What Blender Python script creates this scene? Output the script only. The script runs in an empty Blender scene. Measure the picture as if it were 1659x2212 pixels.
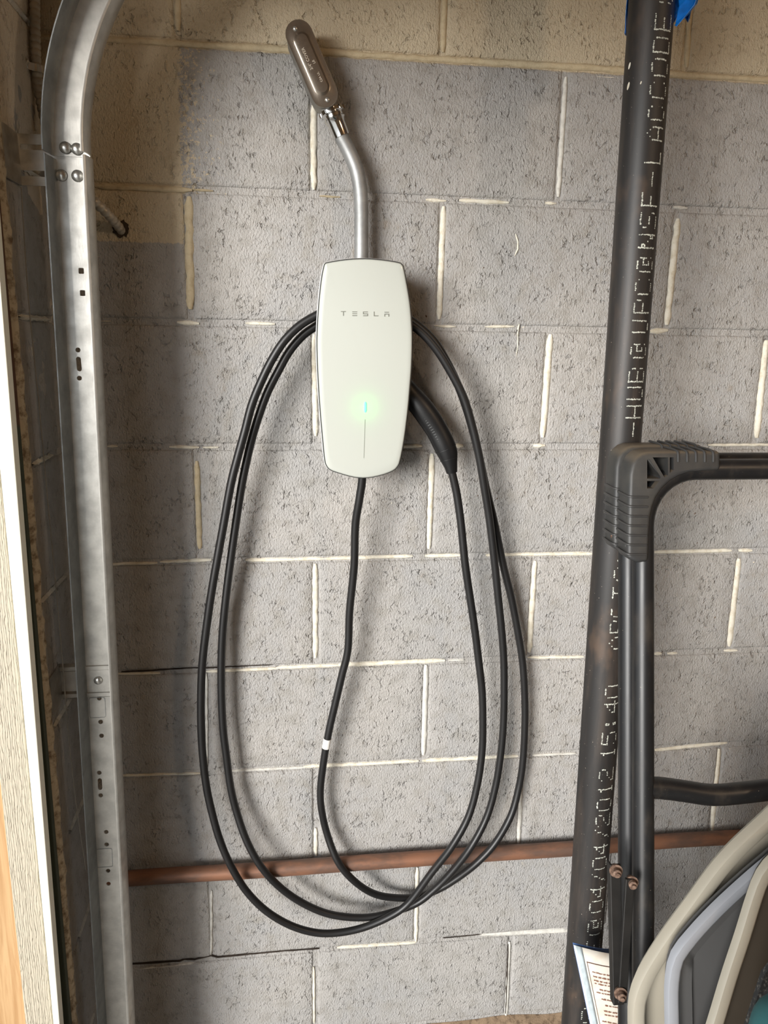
import bpy, bmesh, math, random
from mathutils import Vector, Matrix, noise
from mathutils.geometry import tessellate_polygon

random.seed(7)
SC = bpy.context.scene
COL = SC.collection
R_ = math.radians

# ------------------------------------------------------------------ camera
FPX, IW, IH = 1660.0, 1659.0, 2212.0
ZF = 2.0                       # height of the top visible bed joint above the floor
CAM = Vector((-0.05004, -1.31434, -0.42985 + ZF))
def _rot(rx, ry, rz):
    return Matrix.Rotation(rz, 3, 'Z') @ Matrix.Rotation(ry, 3, 'Y') @ Matrix.Rotation(rx, 3, 'X')
RC = _rot(0.222331, -0.126046, -0.011514) @ Matrix(((1, 0, 0), (0, 0, -1), (0, 1, 0)))
cam_d = bpy.data.cameras.new('camera')
cam_d.sensor_fit = 'HORIZONTAL'; cam_d.sensor_width = 36.0
cam_d.lens = FPX * 36.0 / IW
cam_d.clip_start = 0.02; cam_d.clip_end = 200
cam = bpy.data.objects.new('camera', cam_d); COL.objects.link(cam)
m3 = Matrix((RC[0], -RC[1], -RC[2])).transposed()
cam.matrix_world = Matrix.Translation(CAM) @ m3.to_4x4()
SC.camera = cam
def at(px, py, Y=0.0):
    """point of the place seen at pixel (px,py) on the plane y=Y (wall face is y=0)"""
    d = RC.transposed() @ Vector(((px - IW / 2) / FPX, (py - IH / 2) / FPX, 1.0))
    return CAM + d * ((Y - CAM.y) / d.y)
def mpp(px, py, Y):
    return (at(px + 1, py, Y) - at(px, py, Y)).length

# ------------------------------------------------------------------ light
world = bpy.data.worlds.new('hazy_sky'); SC.world = world; world.use_nodes = True
bg = world.node_tree.nodes['Background']
bg.inputs[0].default_value = (0.86, 0.93, 1.0, 1); bg.inputs[1].default_value = 1.6
sun_d = bpy.data.lights.new('low_hazy_sun', 'SUN'); sun_d.energy = 5.0; sun_d.angle = R_(27)
sun_d.color = (1.0, 0.975, 0.94)
sun = bpy.data.objects.new('low_hazy_sun', sun_d); COL.objects.link(sun)
sun.rotation_euler = Vector((0.61, 0.79, -0.13)).to_track_quat('-Z', 'Y').to_euler()
por_d = bpy.data.lights.new('doorway_portal', 'AREA'); por_d.shape = 'RECTANGLE'
por_d.size = 3.2; por_d.size_y = 2.4; por_d.cycles.is_portal = True
por = bpy.data.objects.new('doorway_portal', por_d); COL.objects.link(por)
por.location = (-0.62, -1.9, 1.2); por.rotation_euler = Vector((1, 0, 0)).to_track_quat('-Z', 'Z').to_euler()
vs = SC.view_settings
vs.view_transform = 'Standard'; vs.look = 'None'; vs.gamma = 1.0; vs.exposure = 0.12
vs.use_curve_mapping = False
lmp_d = bpy.data.lights.new('ceiling_lamp', 'POINT'); lmp_d.energy = 30; lmp_d.color = (1.0, .76, .52); lmp_d.shadow_soft_size = .09
lmp = bpy.data.objects.new('ceiling_lamp', lmp_d); COL.objects.link(lmp); lmp.location = (1.9, -2.3, 2.55)
SC.display_settings.display_device = 'sRGB'
SC.cycles.max_bounces = 5; SC.cycles.diffuse_bounces = 4; SC.cycles.glossy_bounces = 3; SC.cycles.use_denoising = True; SC.cycles.adaptive_threshold = .015

# ------------------------------------------------------------------ helpers: nodes
def srgb(r, g, b):
    f = lambda c: (c / 12.92 if c <= 0.04045 else ((c + 0.055) / 1.055) ** 2.4)
    return (f(r / 255), f(g / 255), f(b / 255), 1)

class NT:
    def __init__(s, name):
        s.m = bpy.data.materials.new(name); s.m.use_nodes = True
        s.t = s.m.node_tree; s.n = s.t.nodes; s.l = s.t.links
        s.b = s.n['Principled BSDF']
    def new(s, typ, **k):
        x = s.n.new(typ)
        for a, v in k.items(): setattr(x, a, v)
        return x
    def put(s, sock, v):
        if v is None: return
        if hasattr(v, 'is_linked') or isinstance(v, bpy.types.NodeSocket): s.l.new(v, sock)
        else: sock.default_value = v
    def math(s, op, a, b=None, c=None, clamp=False):
        x = s.new('ShaderNodeMath', operation=op); x.use_clamp = clamp
        for i, v in enumerate((a, b, c)):
            if v is not None: s.put(x.inputs[i], v)
        return x.outputs[0]
    def pos(s, scale=(1, 1, 1), kind='world'):
        if kind == 'world': o = s.new('ShaderNodeNewGeometry').outputs['Position']
        else: o = s.new('ShaderNodeTexCoord').outputs['Object']
        if scale == (1, 1, 1): return o
        mp = s.new('ShaderNodeMapping'); mp.inputs['Scale'].default_value = scale
        s.l.new(o, mp.inputs[0]); return mp.outputs[0]
    def noise(s, vec, scale, detail=3, rough=.55, dist=0.0):
        x = s.new('ShaderNodeTexNoise'); s.l.new(vec, x.inputs['Vector'])
        x.inputs['Scale'].default_value = scale; x.inputs['Detail'].default_value = detail
        x.inputs['Roughness'].default_value = rough; x.inputs['Distortion'].default_value = dist
        return x.outputs['Fac']
    def step(s, v, lo, hi):
        x = s.new('ShaderNodeMapRange', interpolation_type='SMOOTHSTEP')
        s.put(x.inputs[0], v); s.put(x.inputs[1], lo); s.put(x.inputs[2], hi)
        x.inputs[3].default_value = 0; x.inputs[4].default_value = 1
        return x.outputs[0]
    def mix(s, f, a, b):
        x = s.new('ShaderNodeMix', data_type='RGBA')
        s.put(x.inputs[0], f); s.put(x.inputs[6], a); s.put(x.inputs[7], b)
        return x.outputs[2]
    def bump(s, h, strength=.5, dist=.002, nrm=None):
        x = s.new('ShaderNodeBump'); x.inputs['Strength'].default_value = strength
        x.inputs['Distance'].default_value = dist; s.l.new(h, x.inputs['Height'])
        if nrm is not None: s.l.new(nrm, x.inputs['Normal'])
        return x.outputs[0]
    def set(s, **k):
        names = {'color': 'Base Color', 'rough': 'Roughness', 'metal': 'Metallic', 'normal': 'Normal',
                 'spec': 'Specular IOR Level', 'coat': 'Coat Weight', 'coat_rough': 'Coat Roughness',
                 'emit': 'Emission Color', 'emit_s': 'Emission Strength', 'trans': 'Transmission Weight'}
        for a, v in k.items(): s.put(s.b.inputs[names[a]], v)
        return s.m

def simple(name, col, rough=.5, metal=0.0, var=0.12, vscale=30, bump=0.0, bscale=300, bdist=.001, coord='world', stretch=(1, 1, 1), spec=.5, col2=None):
    t = NT(name); p = t.pos(stretch, coord)
    n = t.noise(p, vscale, 4)
    c2 = col2 or tuple(c * (1 - var * 1.6) for c in col[:3]) + (1,)
    t.set(color=t.mix(t.step(n, .35, .68), col, c2), rough=rough, metal=metal, spec=spec)
    if bump: t.set(normal=t.bump(t.noise(p, bscale, 3), bump, bdist))
    return t.m

# ------------------------------------------------------------------ helpers: objects
def link(name, me, mat=None, parent=None, smooth=False):
    o = bpy.data.objects.new(name, me); COL.objects.link(o)
    if mat is not None and not me.materials: me.materials.append(mat)
    if parent is not None: o.parent = parent
    if smooth:
        me.polygons.foreach_set('use_smooth', [True] * len(me.polygons))
    return o
def tag(o, label=None, cat=None, group=None, kind=None):
    for k, v in (('label', label), ('category', cat), ('group', group), ('kind', kind)):
        if v: o[k] = v
    return o
def empty(name, loc, label=None, cat=None, group=None, kind=None):
    o = bpy.data.objects.new(name, None); COL.objects.link(o); o.location = loc
    o.empty_display_size = .05
    return tag(o, label, cat, group, kind)
def from_bm(name, bm, mat, parent=None, smooth=False, origin=None, sharp=None):
    """bm in world coordinates; origin = where the object's origin goes"""
    bmesh.ops.recalc_face_normals(bm, faces=bm.faces)
    me = bpy.data.meshes.new(name)
    off = Vector((0, 0, 0)) if origin is None else Vector(origin)
    po = Vector((0, 0, 0))
    if parent is not None:
        po = parent.location.copy()
        if parent.parent is not None: po = po + parent.parent.location
    if off.length: bmesh.ops.translate(bm, verts=bm.verts, vec=-off)
    bm.to_mesh(me); bm.free()
    o = link(name, me, mat, parent, smooth)
    o.location = off - po
    if smooth and sharp:
        me.set_sharp_from_angle(angle=R_(sharp))
    return o
def centre(bm):
    a = Vector((1e9,) * 3); b = -a
    for v in bm.verts:
        for i in range(3):
            a[i] = min(a[i], v.co[i]); b[i] = max(b[i], v.co[i])
    return (a + b) / 2
def obj(name, bm, mat, parent=None, smooth=False, sharp=35):
    return from_bm(name, bm, mat, parent, smooth, centre(bm), sharp)

def add_box(bm, lo, hi, bev=0.0, seg=1, mtx=None):
    lo, hi = Vector(lo), Vector(hi)
    r = bmesh.ops.create_cube(bm, size=1)
    vs_ = r['verts']
    for v in vs_:
        v.co = Vector([lo[i] + (v.co[i] + .5) * (hi[i] - lo[i]) for i in range(3)])
    if mtx is not None:
        for v in vs_: v.co = mtx @ v.co
    if bev:
        es = list({e for v in vs_ for e in v.link_edges})
        bmesh.ops.bevel(bm, geom=es, offset=bev, segments=seg, profile=.6, affect='EDGES')
def box(lo, hi, bev=0.0, seg=2):
    bm = bmesh.new(); add_box(bm, lo, hi, bev, seg); return bm

def catmull(pts, step=.01, closed=False):
    """resample a list of Vectors (any dimension) with a Catmull-Rom spline"""
    P = [Vector(p) for p in pts]; out = []
    n = len(P)
    for i in range(n - 1):
        p0 = P[max(i - 1, 0)]; p1 = P[i]; p2 = P[i + 1]; p3 = P[min(i + 2, n - 1)]
        k = max(2, int((Vector(p2[:3]) - Vector(p1[:3])).length / step))
        d01 = max((Vector(p1[:3]) - Vector(p0[:3])).length, 1e-6) ** .5
        d12 = max((Vector(p2[:3]) - Vector(p1[:3])).length, 1e-6) ** .5
        d23 = max((Vector(p3[:3]) - Vector(p2[:3])).length, 1e-6) ** .5
        m1 = (p2 - p1) + d12 * ((p1 - p0) / d01 - (p2 - p0) / (d01 + d12)) if i > 0 else (p2 - p1)
        m2 = (p2 - p1) + d12 * ((p3 - p2) / d23 - (p3 - p1) / (d12 + d23)) if i < n - 2 else (p2 - p1)
        for j in range(k):
            t = j / k
            out.append((2 * t ** 3 - 3 * t * t + 1) * p1 + (t ** 3 - 2 * t * t + t) * m1 + (-2 * t ** 3 + 3 * t * t) * p2 + (t ** 3 - t * t) * m2)
    out.append(P[-1]); return out

def frames(path, up=Vector((0, -1, 0))):
    fr = []; prev = None
    for i, p in enumerate(path):
        a = path[max(i - 1, 0)]; b = path[min(i + 1, len(path) - 1)]
        t = (Vector(b[:3]) - Vector(a[:3])).normalized()
        if prev is None:
            n = (up - t * up.dot(t))
            if n.length < 1e-4: n = t.orthogonal()
        else: n = prev - t * prev.dot(t)
        n.normalize(); prev = n
        fr.append((t, n, t.cross(n)))
    return fr
def sweep(bm, path, prof, up=Vector((0, -1, 0)), scales=None, caps=True, fixed=False, closed_prof=True):
    """sweep a 2-D profile [(a,b)] along path; a along n (starts near 'up'), b along t x n"""
    fr = frames(path, up); rings = []
    for i, p in enumerate(path):
        t, n, b = fr[i]
        if fixed:
            n = (up - t * up.dot(t)).normalized(); b = t.cross(n)
        s = scales[i] if scales else (1, 1)
        if not isinstance(s, tuple): s = (s, s)
        rings.append([bm.verts.new(Vector(p[:3]) + n * (u * s[0]) + b * (w * s[1])) for u, w in prof])
    k = len(prof)
    for i in range(len(rings) - 1):
        for j in range(k if closed_prof else k - 1):
            q = (j + 1) % k
            bm.faces.new((rings[i][j], rings[i][q], rings[i + 1][q], rings[i + 1][j]))
    if caps and closed_prof:
        bm.faces.new(rings[0][::-1]); bm.faces.new(rings[-1])
    return rings
def circ(r, n=14): return [(r * math.cos(2 * math.pi * i / n), r * math.sin(2 * math.pi * i / n)) for i in range(n)]
def tube(path, r, n=14, up=Vector((0, -1, 0))):
    bm = bmesh.new(); sweep(bm, path, circ(r, n), up); return bm
def lathe(bm, prof, p, axis, n=24):
    """prof: [(distance along axis, radius)]"""
    axis = Vector(axis).normalized(); a = axis.orthogonal().normalized(); b = axis.cross(a); rings = []
    for d, r in prof:
        c = Vector(p) + axis * d
        if r < 1e-6: rings.append([bm.verts.new(c)])
        else: rings.append([bm.verts.new(c + (a * math.cos(2 * math.pi * i / n) + b * math.sin(2 * math.pi * i / n)) * r) for i in range(n)])
    for A, B in zip(rings, rings[1:]):
        if len(A) == 1 and len(B) == 1: continue
        if len(A) == 1:
            for i in range(n): bm.faces.new((A[0], B[i], B[(i + 1) % n]))
        elif len(B) == 1:
            for i in range(n): bm.faces.new((A[i], A[(i + 1) % n], B[0]))
        else:
            for i in range(n): bm.faces.new((A[i], A[(i + 1) % n], B[(i + 1) % n], B[i]))
    for ends in (rings[0], rings[-1]):
        if len(ends) > 1: bm.faces.new(ends)
def plate(bm, outer, holes, O, U, V, W, thick):
    """flat plate with holes: 2-D points (u,v) -> O+uU+vV, thickness along W"""
    loops = [outer] + list(holes)
    flat = [Vector((u, v, 0)) for L in loops for u, v in L]
    tris = tessellate_polygon([[Vector((u, v, 0)) for u, v in L] for L in loops])
    f = [bm.verts.new(O + U * q.x + V * q.y) for q in flat]
    k = [bm.verts.new(O + U * q.x + V * q.y + W * thick) for q in flat]
    for t in tris:
        try:
            bm.faces.new([f[i] for i in t]); bm.faces.new([k[i] for i in reversed(t)])
        except ValueError: pass
    s = 0
    for L in loops:
        m = len(L)
        for i in range(m):
            j = (i + 1) % m
            bm.faces.new((f[s + i], f[s + j], k[s + j], k[s + i]))
        s += m
def arc(cx, cy, r, a0, a1, n=8):
    return [(cx + r * math.cos(R_(a0 + (a1 - a0) * i / n)), cy + r * math.sin(R_(a0 + (a1 - a0) * i / n))) for i in range(n + 1)]
def rrect(x0, y0, x1, y1, r, n=5):
    return arc(x1 - r, y0 + r, r, -90, 0, n) + arc(x1 - r, y1 - r, r, 0, 90, n) + arc(x0 + r, y1 - r, r, 90, 180, n) + arc(x0 + r, y0 + r, r, 180, 270, n)
def bevel_mod(o, w, seg=2, ang=40):
    m = o.modifiers.new('bevel', 'BEVEL'); m.width = w; m.segments = seg; m.limit_method = 'ANGLE'; m.angle_limit = R_(ang)

# ------------------------------------------------------------------ materials: masonry
XF = -0.405                       # inner face of the wall that holds the door opening
BW, BH, JT = .4064, .2032, .010
def wall_paint(name, side=False):
    t = NT(name); P = t.pos()
    xyz = t.new('ShaderNodeSeparateXYZ'); t.l.new(P, xyz.inputs[0])
    X, Y, Z = xyz.outputs
    big = t.noise(P, 5, 3); mid = t.noise(P, 38, 3); fine = t.noise(P, 240, 2, .7)
    # grey coat, old beige coat below it
    grey = t.mix(t.step(big, .3, .7), srgb(174, 170, 165), srgb(164, 162, 160))
    grey = t.mix(t.step(mid, .42, .75), grey, srgb(157, 153, 147))
    beige = t.mix(t.step(big, .35, .7), srgb(206, 192, 166), srgb(194, 179, 153))
    beige = t.mix(t.math('MULTIPLY', t.step(mid, .6, .72), .4), beige, srgb(164, 144, 116))
    wob = t.math('ADD', t.math('MULTIPLY', t.math('SUBTRACT', mid, .5), .02), t.math('MULTIPLY', t.math('SUBTRACT', fine, .5), .022))
    fle = t.math('MULTIPLY', t.math('SUBTRACT', t.noise(P, 130, 3, .8), .5), .42)
    if not side:
        a = t.step(t.math('ADD', Z, t.math('MULTIPLY', t.math('SUBTRACT', mid, .5), .008)), ZF - .0055, ZF - .0025)
        xb = at(378, 260).x
        b1 = t.step(t.math('SUBTRACT', xb + .006, t.math('ADD', X, t.math('ADD', wob, fle))), -.003, .003)
        b2 = t.step(Z, at(300, 414).z - .001, at(300, 414).z + .001)
        zc = at(330, 524).z; xc = at(396, 480).x
        c1 = t.step(t.math('SUBTRACT', t.math('ADD', Z, t.math('MULTIPLY', wob, .35)), zc), -.0008, .0008)
        c2 = t.step(t.math('SUBTRACT', xc, t.math('ADD', X, t.math('MULTIPLY', wob, .3))), -.001, .001)
        m = t.math('MAXIMUM', a, t.math('MAXIMUM', t.math('MULTIPLY', b1, b2), t.math('MULTIPLY', c1, c2)))
        chips = t.math('MULTIPLY', t.step(t.noise(P, 95, 2, .6), .735, .75), t.step(big, .5, .6))
        col = t.mix(m, grey, beige); col = t.mix(chips, col, srgb(226, 214, 190))
        dirt = t.math('MULTIPLY', t.step(mid, .62, .70), t.step(big, .55, .66))
        col = t.mix(t.math('MULTIPLY', dirt, .45), col, srgb(150, 138, 124))
    else:
        zz = t.math('ADD', Z, t.math('MULTIPLY', t.math('SUBTRACT', t.noise(P, 14, 3), .5), .55))
        m = t.step(zz, 1.80, 1.815)
        pat = t.step(t.noise(P, 11, 4, .6), .60, .615)
        col = t.mix(t.math('MAXIMUM', m, t.math('MULTIPLY', pat, t.step(Z, 1.3, 1.7))), grey, srgb(212, 202, 186))
    # relief: roller stipple, crumbly pits, lumps
    stip = t.noise(t.pos((1, 1, .62)), 330, 2, .6, .2)
    pit = t.step(t.noise(t.pos((1, 1, .8)), 120, 3, .6, .3), .54, .72)
    pmask = t.step(t.noise(P, 22, 1, .5), .47, .62)
    lump = t.step(t.noise(t.pos((1.2, 1, .8)), 95, 3, .6, .3), .56, .74)
    h = t.math('ADD', t.math('MULTIPLY', stip, 1.0), t.math('MULTIPLY', lump, .7))
    h = t.math('SUBTRACT', h, t.math('MULTIPLY', t.math('MULTIPLY', pit, pmask), 1.15))
    h = t.math('ADD', h, t.math('MULTIPLY', mid, .5))
    t.set(color=col, rough=.62, spec=.35, normal=t.bump(h, 1.0, .0027))
    return t.m
M_WALL = wall_paint('painted_block'); M_SIDE = wall_paint('painted_block_return', True)
def mortar_mat(name, c1, c2):
    t = NT(name); P = t.pos(); n = t.noise(P, 70, 4, .65)
    t.set(color=t.mix(t.step(n, .42, .7), c1, c2), rough=.8, spec=.25, normal=t.bump(t.noise(P, 260, 4, .7), .7, .0018))
    return t.m
M_CREAM = mortar_mat('cream_mortar', srgb(234, 228, 212), srgb(212, 202, 180))
M_TANM = mortar_mat('tan_painted_mortar', srgb(210, 194, 162), srgb(194, 176, 144))
M_PALE = mortar_mat('pale_mortar', srgb(222, 219, 210), srgb(198, 194, 186))
M_ROUGH = mortar_mat('rough_mortar', srgb(190, 176, 152), srgb(118, 100, 80))
M_CONC = mortar_mat('stained_concrete', srgb(150, 128, 104), srgb(92, 74, 58))

# ------------------------------------------------------------------ the setting
def struct(o): o['kind'] = 'structure'; return o
M_FLOOR = simple('concrete_floor', srgb(150, 144, 136), .75, var=.2, vscale=6, bump=.3, bscale=90)
M_DRIVE = simple('driveway_concrete', srgb(186, 182, 174), .85, var=.15, vscale=4)
M_CEIL = simple('plywood_ceiling', srgb(176, 142, 100), .7, var=.2, vscale=5, stretch=(1, 8, 1))
M_ROOM = simple('plain_room_wall', srgb(178, 160, 134), .8, var=.1, vscale=4)
XR, YN, ZC = 4.2, -5.0, 2.75
OPEN0, OPEN1, OPENZ = -0.262, -3.4, 2.05      # door opening along y and its unseen head, lowered to dim upper wall
struct(obj('floor', box((XF - .25, YN, -.12), (XR, .20, 0)), M_FLOOR))
struct(obj('ceiling', box((XF - .25, YN, ZC), (XR, .20, ZC + .12)), M_CEIL))
struct(obj('wall_right', box((XR, YN, 0), (XR + .12, .20, ZC)), M_ROOM))
struct(obj('wall_front', box((XF - .25, YN - .12, 0), (XR, YN, ZC)), M_ROOM))
struct(obj('ground_driveway', box((-22, -16, -.17), (XF - .25, 12, -.05)), M_DRIVE))

wall = struct(obj('wall_back', box((XF - .25, .0035, 0), (XR, .20, ZC)), M_WALL))
# bed joints and head joints, measured row by row
ZJ = {k: ZF - k * BH + d for k, d in zip(range(-4, 10), (0, 0, 0, 0, .0028, -.0012, -.0013, -.0016, .001, .0009, .0005, .001, -.0012, 0))}
HX = {0: {-.5: -1, .5: -1.2, 1.5: -2.6}, 1: {0: -1, 1: -2}, 2: {-.5: 2, .5: 4, 1.5: 4}, 3: {0: 0, 1: -2, 2: -3}, 4: {-.5: 2, .5: 1},
      5: {0: 0, 1: -2, 2: -3.5}, 6: {-.5: 3.9, .5: 2}, 7: {0: -.6, 1: 0, 2: 2.5}, 8: {-.5: .6, .5: -1}, 9: {0: -2, 1: -2.7}}
def hx(row, c): return c * BW + HX.get(row, {}).get(c, 0) * .00156
def block_mesh(w, h, seed, nx=22, nz=11, depth=.02):
    """block face with eased, slightly chipped arrises; local x,z about the centre, face at y=0"""
    bm = bmesh.new(); g = []
    rr = random.Random(seed); ox = rr.uniform(0, 99)
    xs = [0, .0016, .005] + [.005 + (w - .01) * i / nx for i in range(1, nx)] + [w - .005, w - .0016, w]
    zs = [0, .0016, .005] + [.005 + (h - .01) * i / nz for i in range(1, nz)] + [h - .005, h - .0016, h]
    for x in xs:
        col = []
        for z in zs:
            e = min(x, w - x, z, h - z)
            q = Vector((x * 14 + ox, z * 14, seed))
            y = .0006 * noise.noise(q) + .0005 * noise.noise(q * 4)
            if e < .0001: y += .0042
            elif e < .003: y += .0011 + .0012 * max(0, noise.noise(q * 6))
            elif e < .006: y += .0002
            jx = .0007 * noise.noise(q * 3 + Vector((7, 0, 0))) if e < .003 else 0
            col.append(bm.verts.new((x - w / 2 + jx, y, z - h / 2 + jx)))
        g.append(col)
    for i in range(len(xs) - 1):
        for j in range(len(zs) - 1):
            bm.faces.new((g[i][j], g[i + 1][j], g[i + 1][j + 1], g[i][j + 1]))
    ring = [g[i][0] for i in range(len(xs))] + [g[-1][j] for j in range(1, len(zs))] + [g[i][-1] for i in range(len(xs) - 2, -1, -1)] + [g[0][j] for j in range(len(zs) - 2, 0, -1)]
    b = [bm.verts.new((v.co.x, depth, v.co.z)) for v in ring]
    for i in range(len(ring)):
        j = (i + 1) % len(ring); bm.faces.new((ring[j], ring[i], b[i], b[j]))
    bmesh.ops.recalc_face_normals(bm, faces=bm.faces)
    me = bpy.data.meshes.new('block'); bm.to_mesh(me); bm.free()
    me.polygons.foreach_set('use_smooth', [True] * len(me.polygons)); me.materials.append(M_WALL)
    return me
seed = 0
for row in range(-3, 10):
    zt, zb = (ZJ[row - 1] - JT / 2, ZJ[row] + JT / 2) if row > -3 else (ZC - .02, ZJ[row] + JT / 2)
    offs = -.5 if row % 2 == 0 else 0.0
    edges = [XF] + [hx(row, offs + k) for k in range(-1, 8) if hx(row, offs + k) > XF + .03 and offs + k < 5.1]
    for a, b in zip(edges, edges[1:]):
        x0, x1 = a + (JT / 2 if a != XF else -.001), b - JT / 2
        seed += 1
        o = link('block', block_mesh(x1 - x0, zt - zb, seed), None, wall)
        o.location = Vector(((x0 + x1) / 2, 0, (zt + zb) / 2)) - wall.location

def ribbon(px_pts, wpx, mat, y=.0012, dome=-.0010, jit=.28, parent=wall, Yp=0.0, tag_name='mortar_bead'):
    """irregular bead of mortar in a joint, given by its centre line on the wall"""
    pts = [at(x, z, 0) for x, z in px_pts]; w = wpx * mpp(*px_pts[0], 0) / 2
    path = []
    for a, b in zip(pts, pts[1:]):
        k = max(4, int((b - a).length / .006))
        path += [a.lerp(b, i / k) for i in range(k)]
    path.append(pts[-1]); n = len(path)
    bm = bmesh.new(); rings = []; s = random.uniform(0, 99)
    for i, p in enumerate(path):
        t = (path[min(i + 1, n - 1)] - path[max(i - 1, 0)]).normalized(); q = Vector((-t.z, 0, t.x))
        e = min(i, n - 1 - i); f = min(1, .45 + e * .3)
        w1 = w * f * (1 + jit * 1.6 * noise.noise(Vector((i * .45, s, 0)))); w2 = w * f * (1 + jit * 1.6 * noise.noise(Vector((i * .45, s, 9))))
        d = y + dome * f + .0006 * noise.noise(Vector((i * .8, s, 4)))
        rings.append([bm.verts.new(p + q * (u * (w1 if u > 0 else w2)) + Vector((0, yy, 0))) for u, yy in ((-1, .0045), (-.85, y + .0006), (0, d), (.85, y + .0006), (1, .0045))])
    for A, B in zip(rings, rings[1:]):
        for j in range(4): bm.faces.new((A[j], A[j + 1], B[j + 1], B[j]))
    return obj(tag_name, bm, mat, parent, True, sharp=80)
HEADS = [([(384, -40), (384, 66)], 15, M_TANM), ([(963, -40), (958, 112)], 13, M_TANM), ([(1494, -10), (1485, 145)], 12, M_TANM),
    ([(678, 222), (678, 410)], 14, M_CREAM), ([(1224, 165), (1207, 425)], 11, M_PALE),
    ([(408, 424), (409, 560), (411, 668)], 20, M_TANM), ([(959, 445), (955, 557), (949, 690)], 13, M_CREAM), ([(1466, 472), (1454, 590), (1442, 702)], 14, M_CREAM),
    ([(679, 722), (682, 942)], 13, M_CREAM), ([(1190, 722), (1173, 945)], 15, M_CREAM), ([(1657, 735), (1636, 946)], 14, M_CREAM),
    ([(424.5, 996), (428, 1100), (431, 1186)], 13, M_TANM), ([(934, 980), (927, 1186)], 13, M_CREAM),
    ([(681, 1218), (681, 1422)], 13, M_CREAM), ([(1157, 1212), (1144, 1410)], 12, M_CREAM), ([(1598, 1207), (1577, 1397)], 13, M_CREAM),
    ([(921, 1437), (915, 1632)], 13, M_PALE), ([(446, 1455), (447, 1660)], 6, M_PALE),
    ([(682, 1790), (683, 1850)], 9, M_CREAM), ([(1127, 1650), (1121, 1822)], 11, M_PALE), ([(1555, 1618), (1540, 1798)], 10, M_CREAM),
    ([(457, 1925), (456, 2066)], 6, M_PALE), ([(902, 1875), (899, 2036)], 9, M_CREAM),
    ([(1101, 2035), (1094, 2195)], 9, M_PALE), ([(678, 2090), (679, 2212)], 6, M_CREAM)]
BEDS = [([(-40, 74), (301, 88), (571, 103), (794, 118), (959, 127), (1266, 145), (1458, 159), (1720, 176)], 15, M_TANM),
    ([(205, 401), (352, 407), (415, 410)], 14, M_TANM), ([(415, 409), (460, 412)], 6, M_TANM), ([(690, 423), (735, 425)], 5, M_TANM),
    ([(920, 431), (964, 433)], 7, M_CREAM), ([(992, 432), (1100, 437)], 9, M_CREAM), ([(1178, 438), (1202, 439)], 7, M_CREAM), ([(1455, 447), (1486, 449)], 8, M_PALE),
    ([(1262, 164), (1342, 168)], 9, M_CREAM), ([(382, 696), (430, 699)], 11, M_CREAM), ([(530, 698), (594, 700)], 7, M_CREAM), ([(218, 694), (240, 694)], 4, M_CREAM),
    ([(938, 704), (985, 706)], 6, M_CREAM), ([(1048, 706), (1112, 705)], 6, M_CREAM), ([(1405, 716), (1444, 713)], 12, M_CREAM),
    ([(365, 966), (430, 967)], 8, M_CREAM), ([(438, 967), (472, 967)], 7, M_CREAM), ([(230, 965), (254, 965)], 6, M_CREAM), ([(780, 966), (912, 964)], 9, M_CREAM),
    ([(980, 963), (1001, 964)], 11, M_CREAM), ([(1152, 963), (1178, 963)], 10, M_CREAM), ([(1530, 962), (1700, 961)], 6, M_CREAM),
    ([(200, 1221), (268, 1219), (340, 1217)], 7, M_CREAM), ([(345, 1215), (457, 1210)], 8, M_CREAM), ([(530, 1211), (700, 1208)], 9, M_CREAM),
    ([(700, 1208), (892, 1202)], 8, M_CREAM), ([(918, 1202), (1002, 1200)], 8, M_CREAM), ([(1050, 1200), (1165, 1198), (1282, 1197)], 8, M_CREAM),
    ([(1412, 1194), (1582, 1190)], 8, M_CREAM), ([(1596, 1190), (1626, 1190)], 9, M_CREAM),
    ([(252, 1457), (346, 1455)], 6, M_CREAM), ([(445, 1452), (600, 1445)], 7, M_CREAM), ([(596, 1444), (735, 1438)], 8, M_CREAM), ([(730, 1438), (862, 1432), (962, 1428)], 10, M_CREAM),
    ([(968, 1427), (1003, 1427)], 6, M_PALE), ([(1140, 1422), (1262, 1420)], 6, M_CREAM), ([(1412, 1414), (1430, 1413)], 8, M_CREAM), ([(1442, 1413), (1464, 1412)], 6, M_CREAM), ([(1564, 1407), (1594, 1406)], 7, M_CREAM),
    ([(262, 1677), (432, 1672)], 6, M_CREAM), ([(498, 1667), (660, 1659)], 6, M_PALE), ([(655, 1658), (780, 1652), (905, 1645)], 8, M_CREAM), ([(912, 1645), (1120, 1635)], 8, M_CREAM),
    ([(1150, 1633), (1245, 1629)], 5, M_PALE), ([(1415, 1622), (1500, 1613), (1572, 1606)], 8, M_CREAM),
    ([(728, 2049), (898, 2038)], 7, M_CREAM), ([(288, 2096), (425, 2082)], 6, M_PALE), ([(1036, 2020), (1120, 2017), (1228, 2012)], 12, M_PALE), ([(790, 1853), (1010, 1836)], 6, M_PALE), ([(560, 1872), (690, 1862)], 5, M_PALE)]
for L, w, mt in HEADS + BEDS: ribbon(L, w, mt, y=-.0003 if w >= 14 else .0012)

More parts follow.
